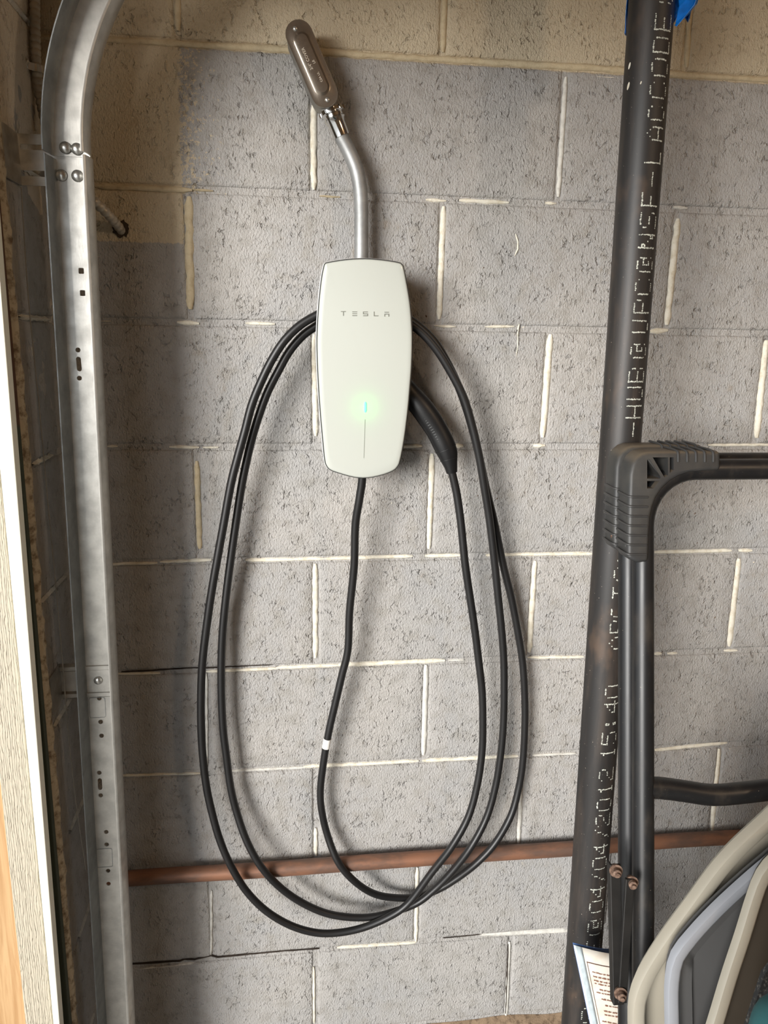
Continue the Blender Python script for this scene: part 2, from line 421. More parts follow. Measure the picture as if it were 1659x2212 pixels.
M_CRACK = simple('crack_shade', srgb(58, 48, 40), .9, var=.3)  # thin dark ribbons paint the shade inside the open cracks
for L, w in (([(262, 1452), (330, 1449), (420, 1443), (440, 1444), (590, 1436)], 2.2), ([(282, 2084), (330, 2081), (388, 2077), (400, 2073), (420, 2074), (456, 2065), (470, 2069), (600, 2056), (690, 2050)], 3.0),
             ([(1118, 712), (1122, 734), (1120, 748), (1116, 764)], 3.5), ([(958, 2027), (1000, 2023), (1040, 2019)], 2.0), ([(1098, 2040), (1096, 2110), (1092, 2190)], 2.5)):
    ribbon(L, w, M_CRACK, y=-.0002, dome=-.0002, jit=.5, tag_name='crack')
for L, w in (([(1114, 505), (1119, 522), (1119, 538), (1112, 553)], 4), ([(1122, 700), (1119, 716), (1118, 750), (1115, 770)], 3)):
    ribbon(L, w, M_CREAM, y=-.0004, dome=-.0012, jit=.4, tag_name='paint_curl')
M_DEBRIS = simple('brown_debris', srgb(112, 86, 62), .8, var=.3)
for px, py, s_ in ((1045, 578, .0032), (921, 683, .004), (1502, 1109, .0035), (1507, 1173, .002), (1032, 1071, .003), (1074, 1077, .0028), (1492, 1510, .004), (408, 63, .0022), (1545, 1334, .003)):
    bm = bmesh.new(); c0 = at(px, py, -.0008); k_ = random.uniform(-.9, .9); rg = []
    for i in range(9):
        a = 2 * math.pi * i / 9; u, v_ = math.cos(a) * s_ * .45, math.sin(a) * s_; q = random.uniform(.7, 1.15)
        rg.append(bm.verts.new(c0 + Vector(((u * math.cos(k_) - v_ * math.sin(k_)) * q, .0016, (u * math.sin(k_) + v_ * math.cos(k_)) * q))))
    tp_ = bm.verts.new(c0 + Vector((0, -.001, 0)))
    for i in range(9): bm.faces.new((rg[i], rg[(i + 1) % 9], tp_))
    obj('debris', bm, M_DEBRIS, wall)
# rough stained curb under the last course
bm = bmesh.new(); nx, nz = 220, 14; g = []
for i in range(nx + 1):
    x = XF - .1 + (2.6 + .1) * i / nx; c = []
    for j in range(nz + 1):
        v = j / nz; z = (ZJ[9] - .004 + .010 * noise.noise(Vector((x * 9, 0, 3)))) * v
        y = -.018 * (1 - max(0, v - .75) * 3.2) + .012 * noise.fractal(Vector((x * 16, z * 16, 1)), 1, 2, 4) - .004 * abs(noise.noise(Vector((x * 60, z * 60, 5))))
        c.append(bm.verts.new((x, min(y, .002) if j < nz else .003, z)))
    g.append(c)
for i in range(nx):
    for j in range(nz): bm.faces.new((g[i][j], g[i + 1][j], g[i + 1][j + 1], g[i][j + 1]))
struct(obj('foundation_curb', bm, M_CONC, None, True))

# ---- the wall that carries the door opening: narrow blockwork return, header, far side
RET = -0.214
wl = struct(obj('wall_left', box((XF - .25, RET, 0), (XF - .004, .0036, ZC)), M_SIDE))
for n_, lo, hi in (('header', (XF - .25, OPEN1, OPENZ), (XF - .004, RET, ZC)), ('pier', (XF - .25, YN, 0), (XF - .004, OPEN1, ZC))):
    obj(n_, box(lo, hi), M_ROOM, wl)
for row in range(-2, 10):
    zt, zb = ZJ[row - 1] - JT / 2, ZJ[row] + JT / 2
    w = -RET - .004
    me = block_mesh(w, zt - zb, 500 + row, 10, 10); me.materials.clear(); me.materials.append(M_SIDE)
    o = link('block', me, None, wl)
    o.rotation_euler = (0, 0, R_(90)); o.location = Vector((XF, RET / 2 - .002, (zt + zb) / 2)) - wl.location
# pale bead lines of the return's bed joints
for row in range(0, 9):
    z = ZJ[row]; bm = bmesh.new(); rr = []
    y0 = random.uniform(-.20, -.15); y1 = random.uniform(-.09, -.01); k = 22
    for i in range(k + 1):
        y = y0 + (y1 - y0) * i / k; wv = .0035 * (1 + .7 * noise.noise(Vector((i * .5, row, 2)))) * min(1, .4 + .3 * min(i, k - i))
        rr.append([bm.verts.new((XF + d, y, z + s * wv)) for s, d in ((-1, -.003), (0, .0016), (1, -.003))])
    for A, B in zip(rr, rr[1:]):
        for j in (0, 1): bm.faces.new((A[j], A[j + 1], B[j + 1], B[j]))
    obj('mortar_bead', bm, M_PALE if row not in (3, 2) else M_CREAM, wl, True)
# ragged mortar edge beside the wooden buck
bm = bmesh.new(); g = []; nz = 260
for i in range(nz + 1):
    z = .02 + 2.4 * i / nz; c = []
    wn = .012 + .006 * noise.fractal(Vector((0, 0, z * 9)), 1, 2, 4) + .004 * noise.noise(Vector((1, 0, z * 40)))
    for j in range(8):
        v = j / 7; y = RET - .006 + (wn + .006) * v
        d = math.sin(v * math.pi) ** .6 * (.007 + .004 * noise.noise(Vector((v * 3, 2, z * 34))) + .003 * noise.noise(Vector((v * 7, 5, z * 95))))
        c.append(bm.verts.new((XF - .003 + d, y, z)))
    g.append(c)
for i in range(nz):
    for j in range(7): bm.faces.new((g[i][j], g[i][j + 1], g[i + 1][j + 1], g[i + 1][j]))
obj('mortar_edge', bm, M_ROUGH, wl, True)

# ---- wooden door frame
M_BUCK = NT('dark_wood_buck'); P = M_BUCK.pos((6, 6, .5)); xyz = M_BUCK.new('ShaderNodeSeparateXYZ'); M_BUCK.l.new(M_BUCK.pos(), xyz.inputs[0])
wood = M_BUCK.mix(M_BUCK.noise(P, 30, 4), srgb(104, 66, 40), srgb(62, 40, 26))
green = M_BUCK.mix(M_BUCK.noise(P, 30, 4), srgb(64, 70, 52), srgb(46, 52, 40))
zz = M_BUCK.math('ADD', xyz.outputs[2], M_BUCK.math('MULTIPLY', M_BUCK.noise(M_BUCK.pos(), 30, 3), .02))
M_BUCK = M_BUCK.set(color=M_BUCK.mix(M_BUCK.step(zz, 1.455, 1.462), green, wood), rough=.7)
t = NT('sunlit_tan_wood'); P = t.pos((8, 8, .35))
M_TANW = t.set(color=t.mix(t.step(t.noise(P, 16, 5, .6, .6), .35, .7), srgb(196, 160, 116), srgb(172, 132, 88)), rough=.6, normal=t.bump(t.noise(P, 60, 3), .2, .001))
t = NT('white_woodgrain_vinyl'); P = t.pos((1, 1, .12)); w = t.new('ShaderNodeTexWave', wave_type='BANDS', bands_direction='X')
t.l.new(P, w.inputs['Vector']); w.inputs['Scale'].default_value = 105; w.inputs['Distortion'].default_value = 9; w.inputs['Detail'].default_value = 3; w.inputs['Detail Scale'].default_value = 1.6; w.inputs['Detail Roughness'].default_value = .6
M_GRAIN = t.set(color=srgb(190, 180, 160), rough=.55, normal=t.bump(t.step(w.outputs['Fac'], .15, .75), .75, .0022))
M_VINYL = simple('smooth_white_vinyl', srgb(244, 242, 228), .45, var=.03)
def slat(px_edges, Y0, thick, mat, name):
    """vertical board whose camera-side face runs between two slanted edges given near top and bottom"""
    (a0, a1), (b0, b1) = px_edges
    bm = bmesh.new(); L = []
    for e0, e1 in ((a0, a1), (b0, b1)):
        p, q = at(*e0, Y0), at(*e1, Y0)
        L.append([p + (q - p) * ((zz_ - p.z) / (q.z - p.z)) for zz_ in (.0, 2.045)])
    f = [L[0][0], L[1][0], L[1][1], L[0][1]]
    v = [bm.verts.new(p) for p in f]; k = [bm.verts.new(p + Vector((0, thick, 0))) for p in f]
    bm.faces.new(v); bm.faces.new(k[::-1])
    for i in range(4): bm.faces.new((v[i], v[(i + 1) % 4], k[(i + 1) % 4], k[i]))
    o = obj(name, bm, mat); bevel_mod(o, .0015); return struct(o)
YJ = -.262
tr = slat((((0, 1016), (115, 2212)), ((0, 600), (129, 2212))), YJ - .004, .02, M_VINYL, 'trim_1')
slat((((0, 1690), (55, 2212)), ((0, 1022), (114.5, 2212))), YJ, .018, M_GRAIN, 'trim_2')
p0 = at(0, 1690, YJ + .012).x
struct(obj('trim_3', box((p0 - .16, YJ + .012, 0), (p0 + .02, YJ + .030, 2.045), .001), M_TANW))
bk = struct(obj('trim_4', box((XF - .16, YJ + .031, 0), (XF - .002, RET - .002, 2.045), .0015), M_BUCK))

# ------------------------------------------------------------------ materials: things
def galv(name, tint=(150, 150, 148), rough=.34, metal=.92):
    t = NT(name); P = t.pos(); c = srgb(*tint); d = tuple(v * .72 for v in c[:3]) + (1,)
    n = t.noise(P, 34, 5, .6); s_ = t.noise(t.pos((1, 1, .25)), 420, 2)
    t.set(color=t.mix(t.step(n, .3, .72), c, d), metal=metal, rough=t.math('ADD', rough, t.math('MULTIPLY', t.math('SUBTRACT', n, .5), .25)),
          normal=t.bump(s_, .12, .0006)); return t.m
M_GALV = galv('galvanised_steel', (206, 203, 196), .42, .8)
M_ZINC = galv('dull_zinc', (150, 152, 152), .5, .75)
M_BOLT = galv('bright_zinc_bolt', (222, 221, 216), .26, .85)
M_EMT = galv('conduit_steel', (170, 171, 170), .55, .65)
M_CHROME = simple('chromed_fitting', srgb(222, 222, 222), .12, 1.0, var=.05)
M_CAST = galv('grey_cast_fitting', (150, 146, 138), .42, .6)
M_COVER = galv('stamped_cover', (176, 164, 150), .3, .9)
M_BLACKR = simple('black_rubber_cable', srgb(30, 29, 29), .42, var=.1, vscale=20)
M_BLACKP = simple('black_charger_plastic', srgb(20, 20, 21), .4, var=.05)
M_GLASS = NT('white_tempered_glass').set(color=srgb(190, 193, 185), rough=.12, spec=.5, coat=.6, coat_rough=.05)
M_BEZEL = simple('dark_bezel', srgb(70, 71, 70), .3, .4, var=.05)
M_EDGE = simple('bright_edge_line', srgb(246, 246, 242), .3, var=.02)
M_LETTER = simple('grey_lettering', srgb(118, 119, 110), .4, var=.03)
t = NT('green_status_light'); M_LED = t.set(color=(0.1, .3, .28, 1), emit=(0.25, .95, .9, 1), emit_s=.85)
M_LEDSEAM = simple('light_seam', srgb(150, 153, 144), .3, var=.02)
t = NT('aged_copper'); P = t.pos(); n = t.noise(t.pos((.35, 1, 1)), 26, 5, .65)
M_COPPER = t.set(color=t.mix(t.step(n, .36, .66), srgb(152, 108, 84), srgb(112, 88, 76)), metal=.35, rough=.5, normal=t.bump(t.noise(P, 120, 3), .1, .0008))
t = NT('black_abs_pipe'); n = t.noise(t.pos((1, 1, .12)), 34, 5, .7); n2 = t.noise(t.pos((1, 1, .5)), 13, 4, .6); n3 = t.noise(t.pos(), 420, 2)
c = t.mix(t.step(n, .40, .78), srgb(38, 36, 35), srgb(66, 58, 52)); c = t.mix(t.math('MULTIPLY', t.step(n2, .56, .74), .6), c, srgb(100, 80, 64))
c = t.mix(t.step(n3, .745, .76), c, srgb(180, 168, 150))
M_ABS = t.set(color=c, rough=.5, normal=t.bump(n, .1, .001))
M_PRINT = simple('white_ink', srgb(206, 208, 196), .6, var=.25, vscale=120)
M_BLUE = simple('blue_plastic_sheet', srgb(22, 120, 214), .3, var=.25, vscale=40)
t = NT('black_enamel_tube'); n = t.noise(t.pos((1, 1, .35)), 30, 5, .7); sp = t.noise(t.pos(), 340, 2)
c = t.mix(t.step(n, .48, .8), srgb(26, 26, 27), srgb(52, 47, 42)); c = t.mix(t.step(sp, .75, .765), c, srgb(128, 116, 98))
M_TUBE = t.set(color=c, rough=t.math('ADD', .28, t.math('MULTIPLY', n, .25)))
t = NT('dusty_black_plastic'); P = t.pos(); n = t.noise(P, 24, 5, .65)
gn = t.new('ShaderNodeNewGeometry'); sx = t.new('ShaderNodeSeparateXYZ'); t.l.new(gn.outputs['Normal'], sx.inputs[0])
c = t.mix(t.math('MULTIPLY', t.step(n, .35, .7), .7), srgb(48, 48, 48), srgb(66, 64, 60))
c = t.mix(t.math('MULTIPLY', t.step(sx.outputs[2], .35, .9), .75), c, srgb(104, 92, 76))
M_GUARD = t.set(color=c, rough=.5)
M_RIB = simple('black_rib_plastic', srgb(58, 57, 56), .4, var=.05)
M_RUST = simple('rusty_bolt', srgb(132, 108, 92), .7, .3, var=.4, vscale=180, col2=srgb(84, 62, 50))
M_FLAT = simple('black_flat_bar', srgb(40, 38, 36), .5, .3, var=.2)
M_PTAN = simple('beige_moulded_plastic', srgb(166, 159, 144), .38, var=.05, vscale=9)
M_PGREY = simple('blue_grey_moulded_plastic', srgb(146, 148, 153), .36, var=.05, vscale=9)
M_PDARK = simple('dark_grey_moulded_plastic', srgb(84, 83, 82), .45, var=.06, vscale=9)
M_PBROWN = simple('dark_brown_panel', srgb(66, 60, 52), .5, var=.1, vscale=9)
t = NT('printed_paper'); n = t.noise(t.pos(), 40, 4)
M_PAPER = t.set(color=t.mix(t.step(n, .45, .75), srgb(244, 237, 224), srgb(238, 224, 206)), rough=.75)
M_INK = simple('red_brown_ink', srgb(150, 108, 88), .8, var=.1)
M_RULE = simple('brown_rule_line', srgb(112, 84, 70), .8, var=.1)
M_CYAN = simple('pale_blue_margin', srgb(206, 218, 222), .75, var=.1, vscale=90)
M_COVERB = simple('blue_cover', srgb(70, 96, 140), .4, var=.1)
M_WHITE = simple('white_tape', srgb(240, 238, 232), .6, var=.06)
M_TEAL = simple('teal_fabric', srgb(24, 76, 78), .8, var=.15)
t = NT('speckled_black_mat'); n = t.noise(t.pos(), 210, 4, .7)
M_SPECK = t.set(color=t.mix(t.step(n, .5, .7), srgb(26, 26, 26), srgb(92, 88, 82)), rough=.8)
M_BX = galv('armoured_cable', (196, 188, 174), .45, .35)
M_PLUGW = simple('white_duct_plug', srgb(214, 208, 200), .5, var=.05)
M_HOLE = simple('hole_dark_brown', srgb(70, 58, 46), .9, var=.3)  # dark brown for the flat patch drawn as the cable hole
M_HOLE2 = simple('recess_shade', srgb(12, 12, 12), .8, var=.1)
def dome(bm, p, axis, r, h, n=20):
    lathe(bm, [(0, r * .97)] + [(h * math.sin(R_(a)), r * math.cos(R_(a))) for a in (8, 25, 45, 65, 80, 90)], p, axis, n)

# ------------------------------------------------------------------ garage door track
YT = -.150
def tx(z): return -.3306 - (.0131 / 1.0) * (ZF - .2 - z)      # track leans away from the opening towards the top
track = empty('garage_door_track', (tx(0), YT, 0), 'galvanised steel garage door track beside the door opening, curving over at its top', 'door track')
TW, TD, TT = .0245, .036, .0022
ZS = at(160, 345, YT).z
def thole(px, py): p = at(px, py, YT - .001); return (p.x - tx(p.z), p.z)
holes = []
for px, py, k in ((175, 585, 's'), (178, 633, 's'), (168, 756, 'o'), (171, 817, 'o'), (214, 1509, 'o'), (217, 1560, 'o'), (219, 1590, 'o'),
                  (214, 1670, 'o'), (217, 1719, 'o'), (229, 1798, 'o'), (230, 1825, 'o'), (233, 1882, 'o'), (234, 1910, 'o')):
    u, v = thole(px, py)
    holes.append(rrect(u - .0036, v - .0039, u + .0036, v + .0039, .001, 2) if k == 's' else arc(u, v, .0035 if py < 1000 else .0037, 0, 337.5, 15))
for (ax, ay), (bx, by) in (((169, 776), (171, 797)), ((215, 1686), (216, 1703))):
    a, b = thole(ax, ay), thole(bx, by); holes.append(arc(a[0], a[1], .0034, 0, 180, 8) + arc(b[0], b[1], .0034, 180, 360, 8))
bm = bmesh.new(); sh = Vector((-(.0131), 0, 0))
outer = [(-TW, .005), (TW, .005), (TW, ZS), (-TW, ZS)]
# u is measured from the leaning centre line, so shear x with z
def tp(u, v, w=0.0): return Vector((tx(v) + u, YT + w, v))
loops = [outer] + holes; flat = [q for L in loops for q in L]
tris = tessellate_polygon([[Vector((u, v, 0)) for u, v in L] for L in loops])
f = [bm.verts.new(tp(u, v)) for u, v in flat]; k = [bm.verts.new(tp(u, v, TT)) for u, v in flat]
for tr_ in tris:
    bm.faces.new([f[i] for i in tr_]); bm.faces.new([k[i] for i in reversed(tr_)])
s0 = 0
for L in loops:
    for i in range(len(L)):
        j = (i + 1) % len(L); bm.faces.new((f[s0 + i], f[s0 + j], k[s0 + j], k[s0 + i]))
    s0 += len(L)
web = obj('web', bm, M_GALV, track)
# knock-out outlines pressed into the web
for x0, y0, x1, y1 in ((191, 1508, 229, 1550), (207, 1835, 244, 1873)):
    a, b = thole(x0, y0), thole(x1, y1); bm = bmesh.new(); ro = rrect(min(a[0], b[0]), b[1], max(a[0], b[0]), a[1], .003, 3); ri = rrect(min(a[0], b[0]) + .0007, b[1] + .0007, max(a[0], b[0]) - .0007, a[1] - .0007, .0026, 3)
    A = [bm.verts.new(tp(u, v, -.0004)) for u, v in ro]; B = [bm.verts.new(tp(u, v, -.0004)) for u, v in ri]
    for i in range(len(A)): bm.faces.new((A[i], A[(i + 1) % len(A)], B[(i + 1) % len(A)], B[i]))
    obj('knockout_line', bm, M_ZINC, web)
# flange profiles: (x offset, depth from web towards the room)
def flange_prof(sgn):
    if sgn < 0:   # plain lip with a small bead at its root
        c = [(-TW, 0), (-TW - .002, .006), (-TW - .0015, .012), (-TW - .004, .024), (-TW - .0045, TD)]
    else:         # rounded roller lip
        c = [(TW, 0), (TW + .002, .006), (TW + .0022, .016), (TW + .001, .026), (TW - .0015, TD - .001), (TW - .0035, TD)]
    o_ = [(x, d) for x, d in c]; i_ = [(x - sgn * .0016, d) for x, d in reversed(c)]
    return o_ + i_
for sgn in (-1, 1):
    bm = bmesh.new(); pr = flange_prof(sgn); rings = []
    for z in [.005 + (ZS - .005) * i / 8 for i in range(9)]:
        rings.append([bm.verts.new(Vector((tx(z) + x, YT - d, z))) for x, d in pr])
    for A, B in zip(rings, rings[1:]):
        for i in range(len(pr)): bm.faces.new((A[i], A[(i + 1) % len(pr)], B[(i + 1) % len(pr)], B[i]))
    bm.faces.new(rings[0]); bm.faces.new(rings[-1][::-1])
    obj('flange', bm, M_ZINC if sgn < 0 else M_GALV, track, True, 40)
# curved length, spliced on above
RCV = .40; zc0 = ZS + .004; cx0 = tx(zc0) + RCV - .002
bm = bmesh.new(); bw = bmesh.new(); bl = bmesh.new(); br = bmesh.new()
def arcp(a, off, d): # off: +x side offset of straight part -> radial inwards
    r = RCV - off; return Vector((cx0 - r * math.cos(a), YT + .001 - d, zc0 + r * math.sin(a)))
NA = 40; webp = [(-TW, 0), (TW, 0), (TW, -.0022), (-TW, -.0022)]
for bmx, pr in ((bw, webp), (bl, flange_prof(-1)), (br, flange_prof(1))):
    rings = [[bmx.verts.new(arcp(R_(90) * i / NA, x, d)) for x, d in pr] for i in range(NA + 1)]
    for A, B in zip(rings, rings[1:]):
        for i in range(len(pr)): bmx.faces.new((A[i], A[(i + 1) % len(pr)], B[(i + 1) % len(pr)], B[i]))
    bmx.faces.new(rings[0]); bmx.faces.new(rings[-1][::-1])
cw = obj('curved_rail', bw, M_GALV, track, True, 40)
obj('flange', bl, M_ZINC, cw, True, 40); obj('flange', br, M_GALV, cw, True, 40)
# brackets on the wall of the opening
zb0, zb1 = at(60, 400, YT).z, at(60, 288, YT).z; yb = YT + .0045
bm = bmesh.new(); x0, x1 = XF + .0015, tx(zb0) + TW - .004
sl = []
for py, hh in ((317, 5.5), (374, 6)):
    z = at(70, py, YT).z; r = hh * .00063; xa, xb = at(47, py, YT).x, at(112, py, YT).x
    sl.append(arc(xa, z, r, 90, 270, 8) + arc(xb, z, r, -90, 90, 8))
plate(bm, [(x0, zb0), (x1, zb0), (x1, zb1), (x0, zb1)], sl, Vector((0, yb - .0022, 0)), Vector((1, 0, 0)), Vector((0, 0, 1)), Vector((0, 1, 0)), .0022)
add_box(bm, (x0, yb - .062, zb0), (x0 + .0024, yb, zb1))
b1 = obj('slotted_bracket', bm, M_GALV, track)
za, zb = at(135, 1512, YT).z, at(135, 1436, YT).z
bm = bmesh.new(); pr = [(za, 0), (za + .004, .004), (za + .010, .004), (za + .013, .0), (zb - .013, 0), (zb - .010, .004), (zb - .004, .004), (zb, 0)]
x0, x1 = XF + .002, tx(za) + TW - .004
A = [[bm.verts.new((x, yb - d - e, z)) for z, d in pr] for x in (x0, x1) for e in (0, .002)]
for i in range(len(pr) - 1):
    bm.faces.new((A[1][i], A[1][i + 1], A[3][i + 1], A[3][i])); bm.faces.new((A[0][i], A[2][i], A[2][i + 1], A[0][i + 1]))
    bm.faces.new((A[0][i], A[0][i + 1], A[1][i + 1], A[1][i])); bm.faces.new((A[2][i], A[3][i], A[3][i + 1], A[2][i + 1]))
for i in (0, len(pr) - 1): bm.faces.new((A[0][i], A[1][i], A[3][i], A[2][i]))
add_box(bm, (XF + .0005, yb - .055, za), (XF + .0028, yb, zb))
obj('ribbed_bracket', bm, M_GALV, track)
for px, py, r in ((141, 319, .0080), (166, 322, .0080), (133, 379, .0080), (167, 380, .0080), (212, 1470, .0068)):
    bm = bmesh.new(); dome(bm, at(px, py, YT - .0005), (0, -1, 0), r, .0042); obj('bolt', bm, M_BOLT, track, True, 60)

# ------------------------------------------------------------------ lift cable, armoured cable
YL = -.188
p = [at(46, 404, YL), at(61, 640, YL), at(82, 850, YL), at(103, 1080, YL), at(121, 1270, YL), at(136, 1440, YL), at(148, 1590, YL), at(165, 1740, YL), at(186, 1880, YL + .004)]
p = [Vector((max(q.x, XF + .006), q.y, q.z)) for q in p]
tag(obj('lift_cable', tube(catmull(p, .03), .0008, 6), galv('thin_wire_rope', (150, 146, 138), .6, .3), None, True),
    'thin steel wire rope running down the blockwork left of the door track', 'wire rope')
def at_x(px, py, X):
    d = RC.transposed() @ Vector(((px - IW / 2) / FPX, (py - IH / 2) / FPX, 1.0)); return CAM + d * ((X - CAM.x) / d.x)
XB = XF + .0082
bx = [at_x(75, -60, XB), at_x(75, 0, XB), at_x(76, 80, XB), at_x(79, 150, XB), at_x(86, 205, XB + .001), at_x(97, 260, XB + .006), at(106, 300, -.060), at(135, 370, -.056), at(190, 422, -.048), at(232, 462, -.032), at(258, 492, -.004), at(268, 508, .012)]
path = catmull(bx, .0011); rad = []; acc = 0
for i in range(len(path)):
    if i: acc += (path[i] - path[i - 1]).length
    rad.append(.80 + .26 * abs(math.sin(acc / .0092 * math.pi)) ** .6)
bm = bmesh.new(); sweep(bm, path, circ(.0072, 12), scales=rad)
arm = empty('armoured_cable', bx[4], 'spiral steel armoured cable in the corner, passing behind the track into the wall', 'cable')
obj('sheath', bm, M_BX, arm, True, 80)
c_ = at_x(79, 150, XB); bm = bmesh.new()
sweep(bm, [c_ + Vector((.0088 * math.cos(a), -.0088 * math.sin(a), 0)) for a in [R_(-110 + 20 * i) for i in range(11)]] + [c_ + Vector((-.0072, -.012, .001)), c_ + Vector((-.0072, -.020, .004))],
      [(-.0006, -.005), (.0006, -.005), (.0006, .005), (-.0006, .005)], up=Vector((1, 0, 0)))
obj('strap', bm, M_BOLT, arm)
bm = bmesh.new(); q = at(261, 494, 0)
for i in range(26):
    a = 2 * math.pi * i / 26
ring = [bm.verts.new(q + Vector((math.cos(2 * math.pi * i / 26) * .013 * (1 + .45 * noise.noise(Vector((i * .7, 1, 1)))), -.0012, math.sin(2 * math.pi * i / 26) * .013 * (1 + .4 * noise.noise(Vector((i * .7, 8, 1))))))) for i in range(26)]
bm.faces.new(ring); obj('broken_hole', bm, M_HOLE, wall)

# ------------------------------------------------------------------ conduit with pull fitting
YC = -.034
cond = empty('electrical_conduit', at(780, 500, YC), 'bent steel conduit with oval covered pull fitting, entering the charger from above', 'conduit')
YV = -.062
t_, b_ = at(646.5, 74, YV), at(701, 201, YV); ax = (b_ - t_); ax.y = 0; LN = ax.length; ax.normalize(); sd = Vector((-ax.z, 0, ax.x))
if sd.x < 0: sd = -sd
rc = .0200
def cap(r, n=14): # capsule in (along, side)
    return [(LN / 2 + q[0], q[1]) for q in arc(0, 0, r, -90, 90, n)] + [(-LN / 2 + q[0], q[1]) for q in arc(0, 0, r, 90, 270, n)]
mid_ = (t_ + b_) / 2
def cpt(a, s, y): return Vector((mid_.x, y, mid_.z)) + ax * a + sd * s
bm = bmesh.new(); rings = []
for y, r in ((-.004, rc - .005), (-.012, rc - .0035), (-.045, rc - .002), (-.052, rc - .0012), (YV + .004, rc - .001)):
    rings.append([bm.verts.new(cpt(a, s, y)) for a, s in cap(r)])
for A, B in zip(rings, rings[1:]):
    for i in range(len(A)): bm.faces.new((A[i], A[(i + 1) % len(A)], B[(i + 1) % len(A)], B[i]))
bm.faces.new(rings[0]); bm.faces.new(rings[-1])
e0 = cpt(LN / 2, 0, YC); e1 = at(713, 243, YC)
sweep(bm, [e0 - ax * .004, e0 + ax * .012, e1], circ(.0158, 20), scales=[1.05, 1.0, .93])
obj('fitting_body', bm, M_CAST, cond, True, 45)
bm = bmesh.new(); rings = []
for y, r in ((YV + .004, rc - .0005), (YV + .0012, rc), (YV, rc - .0008), (YV, rc - .0075), (YV - .0006, rc - .009), (YV - .0032, rc - .0118), (YV - .0034, rc - .0135)):
    kk = cap(r)
    if r < rc - .005: kk = [((LN / 2 - .009 if a > 0 else -LN / 2 + .009) * min(1, abs(a) / (LN / 2) if abs(a) < LN / 2 else 1) + (a - math.copysign(LN / 2, a) if abs(a) > LN / 2 else 0), s) for a, s in kk]
    rings.append([bm.verts.new(cpt(a, s, y)) for a, s in kk])
for A, B in zip(rings, rings[1:]):
    for i in range(len(A)): bm.faces.new((A[i], A[(i + 1) % len(A)], B[(i + 1) % len(A)], B[i]))
bm.faces.new(rings[0]); bm.faces.new(rings[-1])
cov = obj('cover', bm, M_COVER, cond, True, 30)
for px, py in ((638, 61.5), (707.5, 215.5)):
    bm = bmesh.new(); q = at(px, py, YV - .0002); dome(bm, q, (0, -1, 0), .0038, .0022, 14); obj('screw', bm, M_BOLT, cov, True, 50)
def text_mesh(body, size, O, U, V, extrude=.0002, font_align='CENTER', spacing=1.0):
    cu = bpy.data.curves.new('lettering', 'FONT'); cu.body = body; cu.size = size; cu.align_x = font_align; cu.align_y = 'CENTER'
    cu.extrude = extrude; cu.space_character = spacing; cu.resolution_u = 2
    o = bpy.data.objects.new('tmp', cu); COL.objects.link(o)
    dg = bpy.context.evaluated_depsgraph_get(); me = bpy.data.meshes.new_from_object(o.evaluated_get(dg))
    W = U.cross(V); M = Matrix((U, V, W)).transposed().to_4x4(); M.translation = O
    bm = bmesh.new(); bm.from_mesh(me); bmesh.ops.transform(bm, matrix=M, verts=bm.verts)
    bpy.data.objects.remove(o); bpy.data.curves.remove(cu); bpy.data.meshes.remove(me)
    return bm
M_STAMP = simple('stamped_lettering', srgb(226, 214, 196), .5, .1, var=.05)
for body, px, py, sz in (('3/4" COVER', 664, 127, .0062), ('LR', 678, 133, .005), ('CSA UL', 691, 166, .0044)):
    obj('lettering', text_mesh(body, sz, at(px, py, YV - .0036), -ax, (-ax).cross(Vector((0, 1, 0))) * 1.0 if True else sd), M_STAMP, cov)
r1 = at(719, 247, YC); r2 = at(725, 262, YC); r3 = at(738, 296, YC); dv = (r3 - r1).normalized()
bm = bmesh.new(); L3 = (r3 - r1).length
lathe(bm, [(-.007, .0152), (-.0065, .0186), (-.0015, .0190), (0, .0165), (.001, .0150), (.005, .0150), (.0075, .0168), (.010, .0150), (.014, .0136), (L3, .0131), (L3 + .0005, .0112)], r1, dv, 28)
obj('threaded_connector', bm, M_CHROME, cond, True, 30)
for s in range(8):
    a = 2 * math.pi * s / 8; aa = dv.orthogonal().normalized(); bb = dv.cross(aa)
    bm = bmesh.new(); c0 = r1 - dv * .004 + (aa * math.cos(a) + bb * math.sin(a)) * .0185
    bmesh.ops.create_cube(bm, size=1, matrix=Matrix.Translation(c0) @ Matrix((dv, aa * math.cos(a) + bb * math.sin(a), (aa * -math.sin(a) + bb * math.cos(a)))).transposed().to_4x4() @ Matrix.Diagonal((.0055, .004, .005, 1)))
    obj('locknut_tooth', bm, M_CHROME, cond)
cp = [r3 - dv * .02, at(738, 296, YC), at(757, 334, YC), at(770.5, 369, YC), at(777, 402, YC), at(780, 440, YC), at(780.5, 492, YC), at(780.5, 560, YC), at(780.5, 580, YC)]
obj('pipe', tube(catmull(cp, .006), .0113, 22), M_EMT, cond, True)

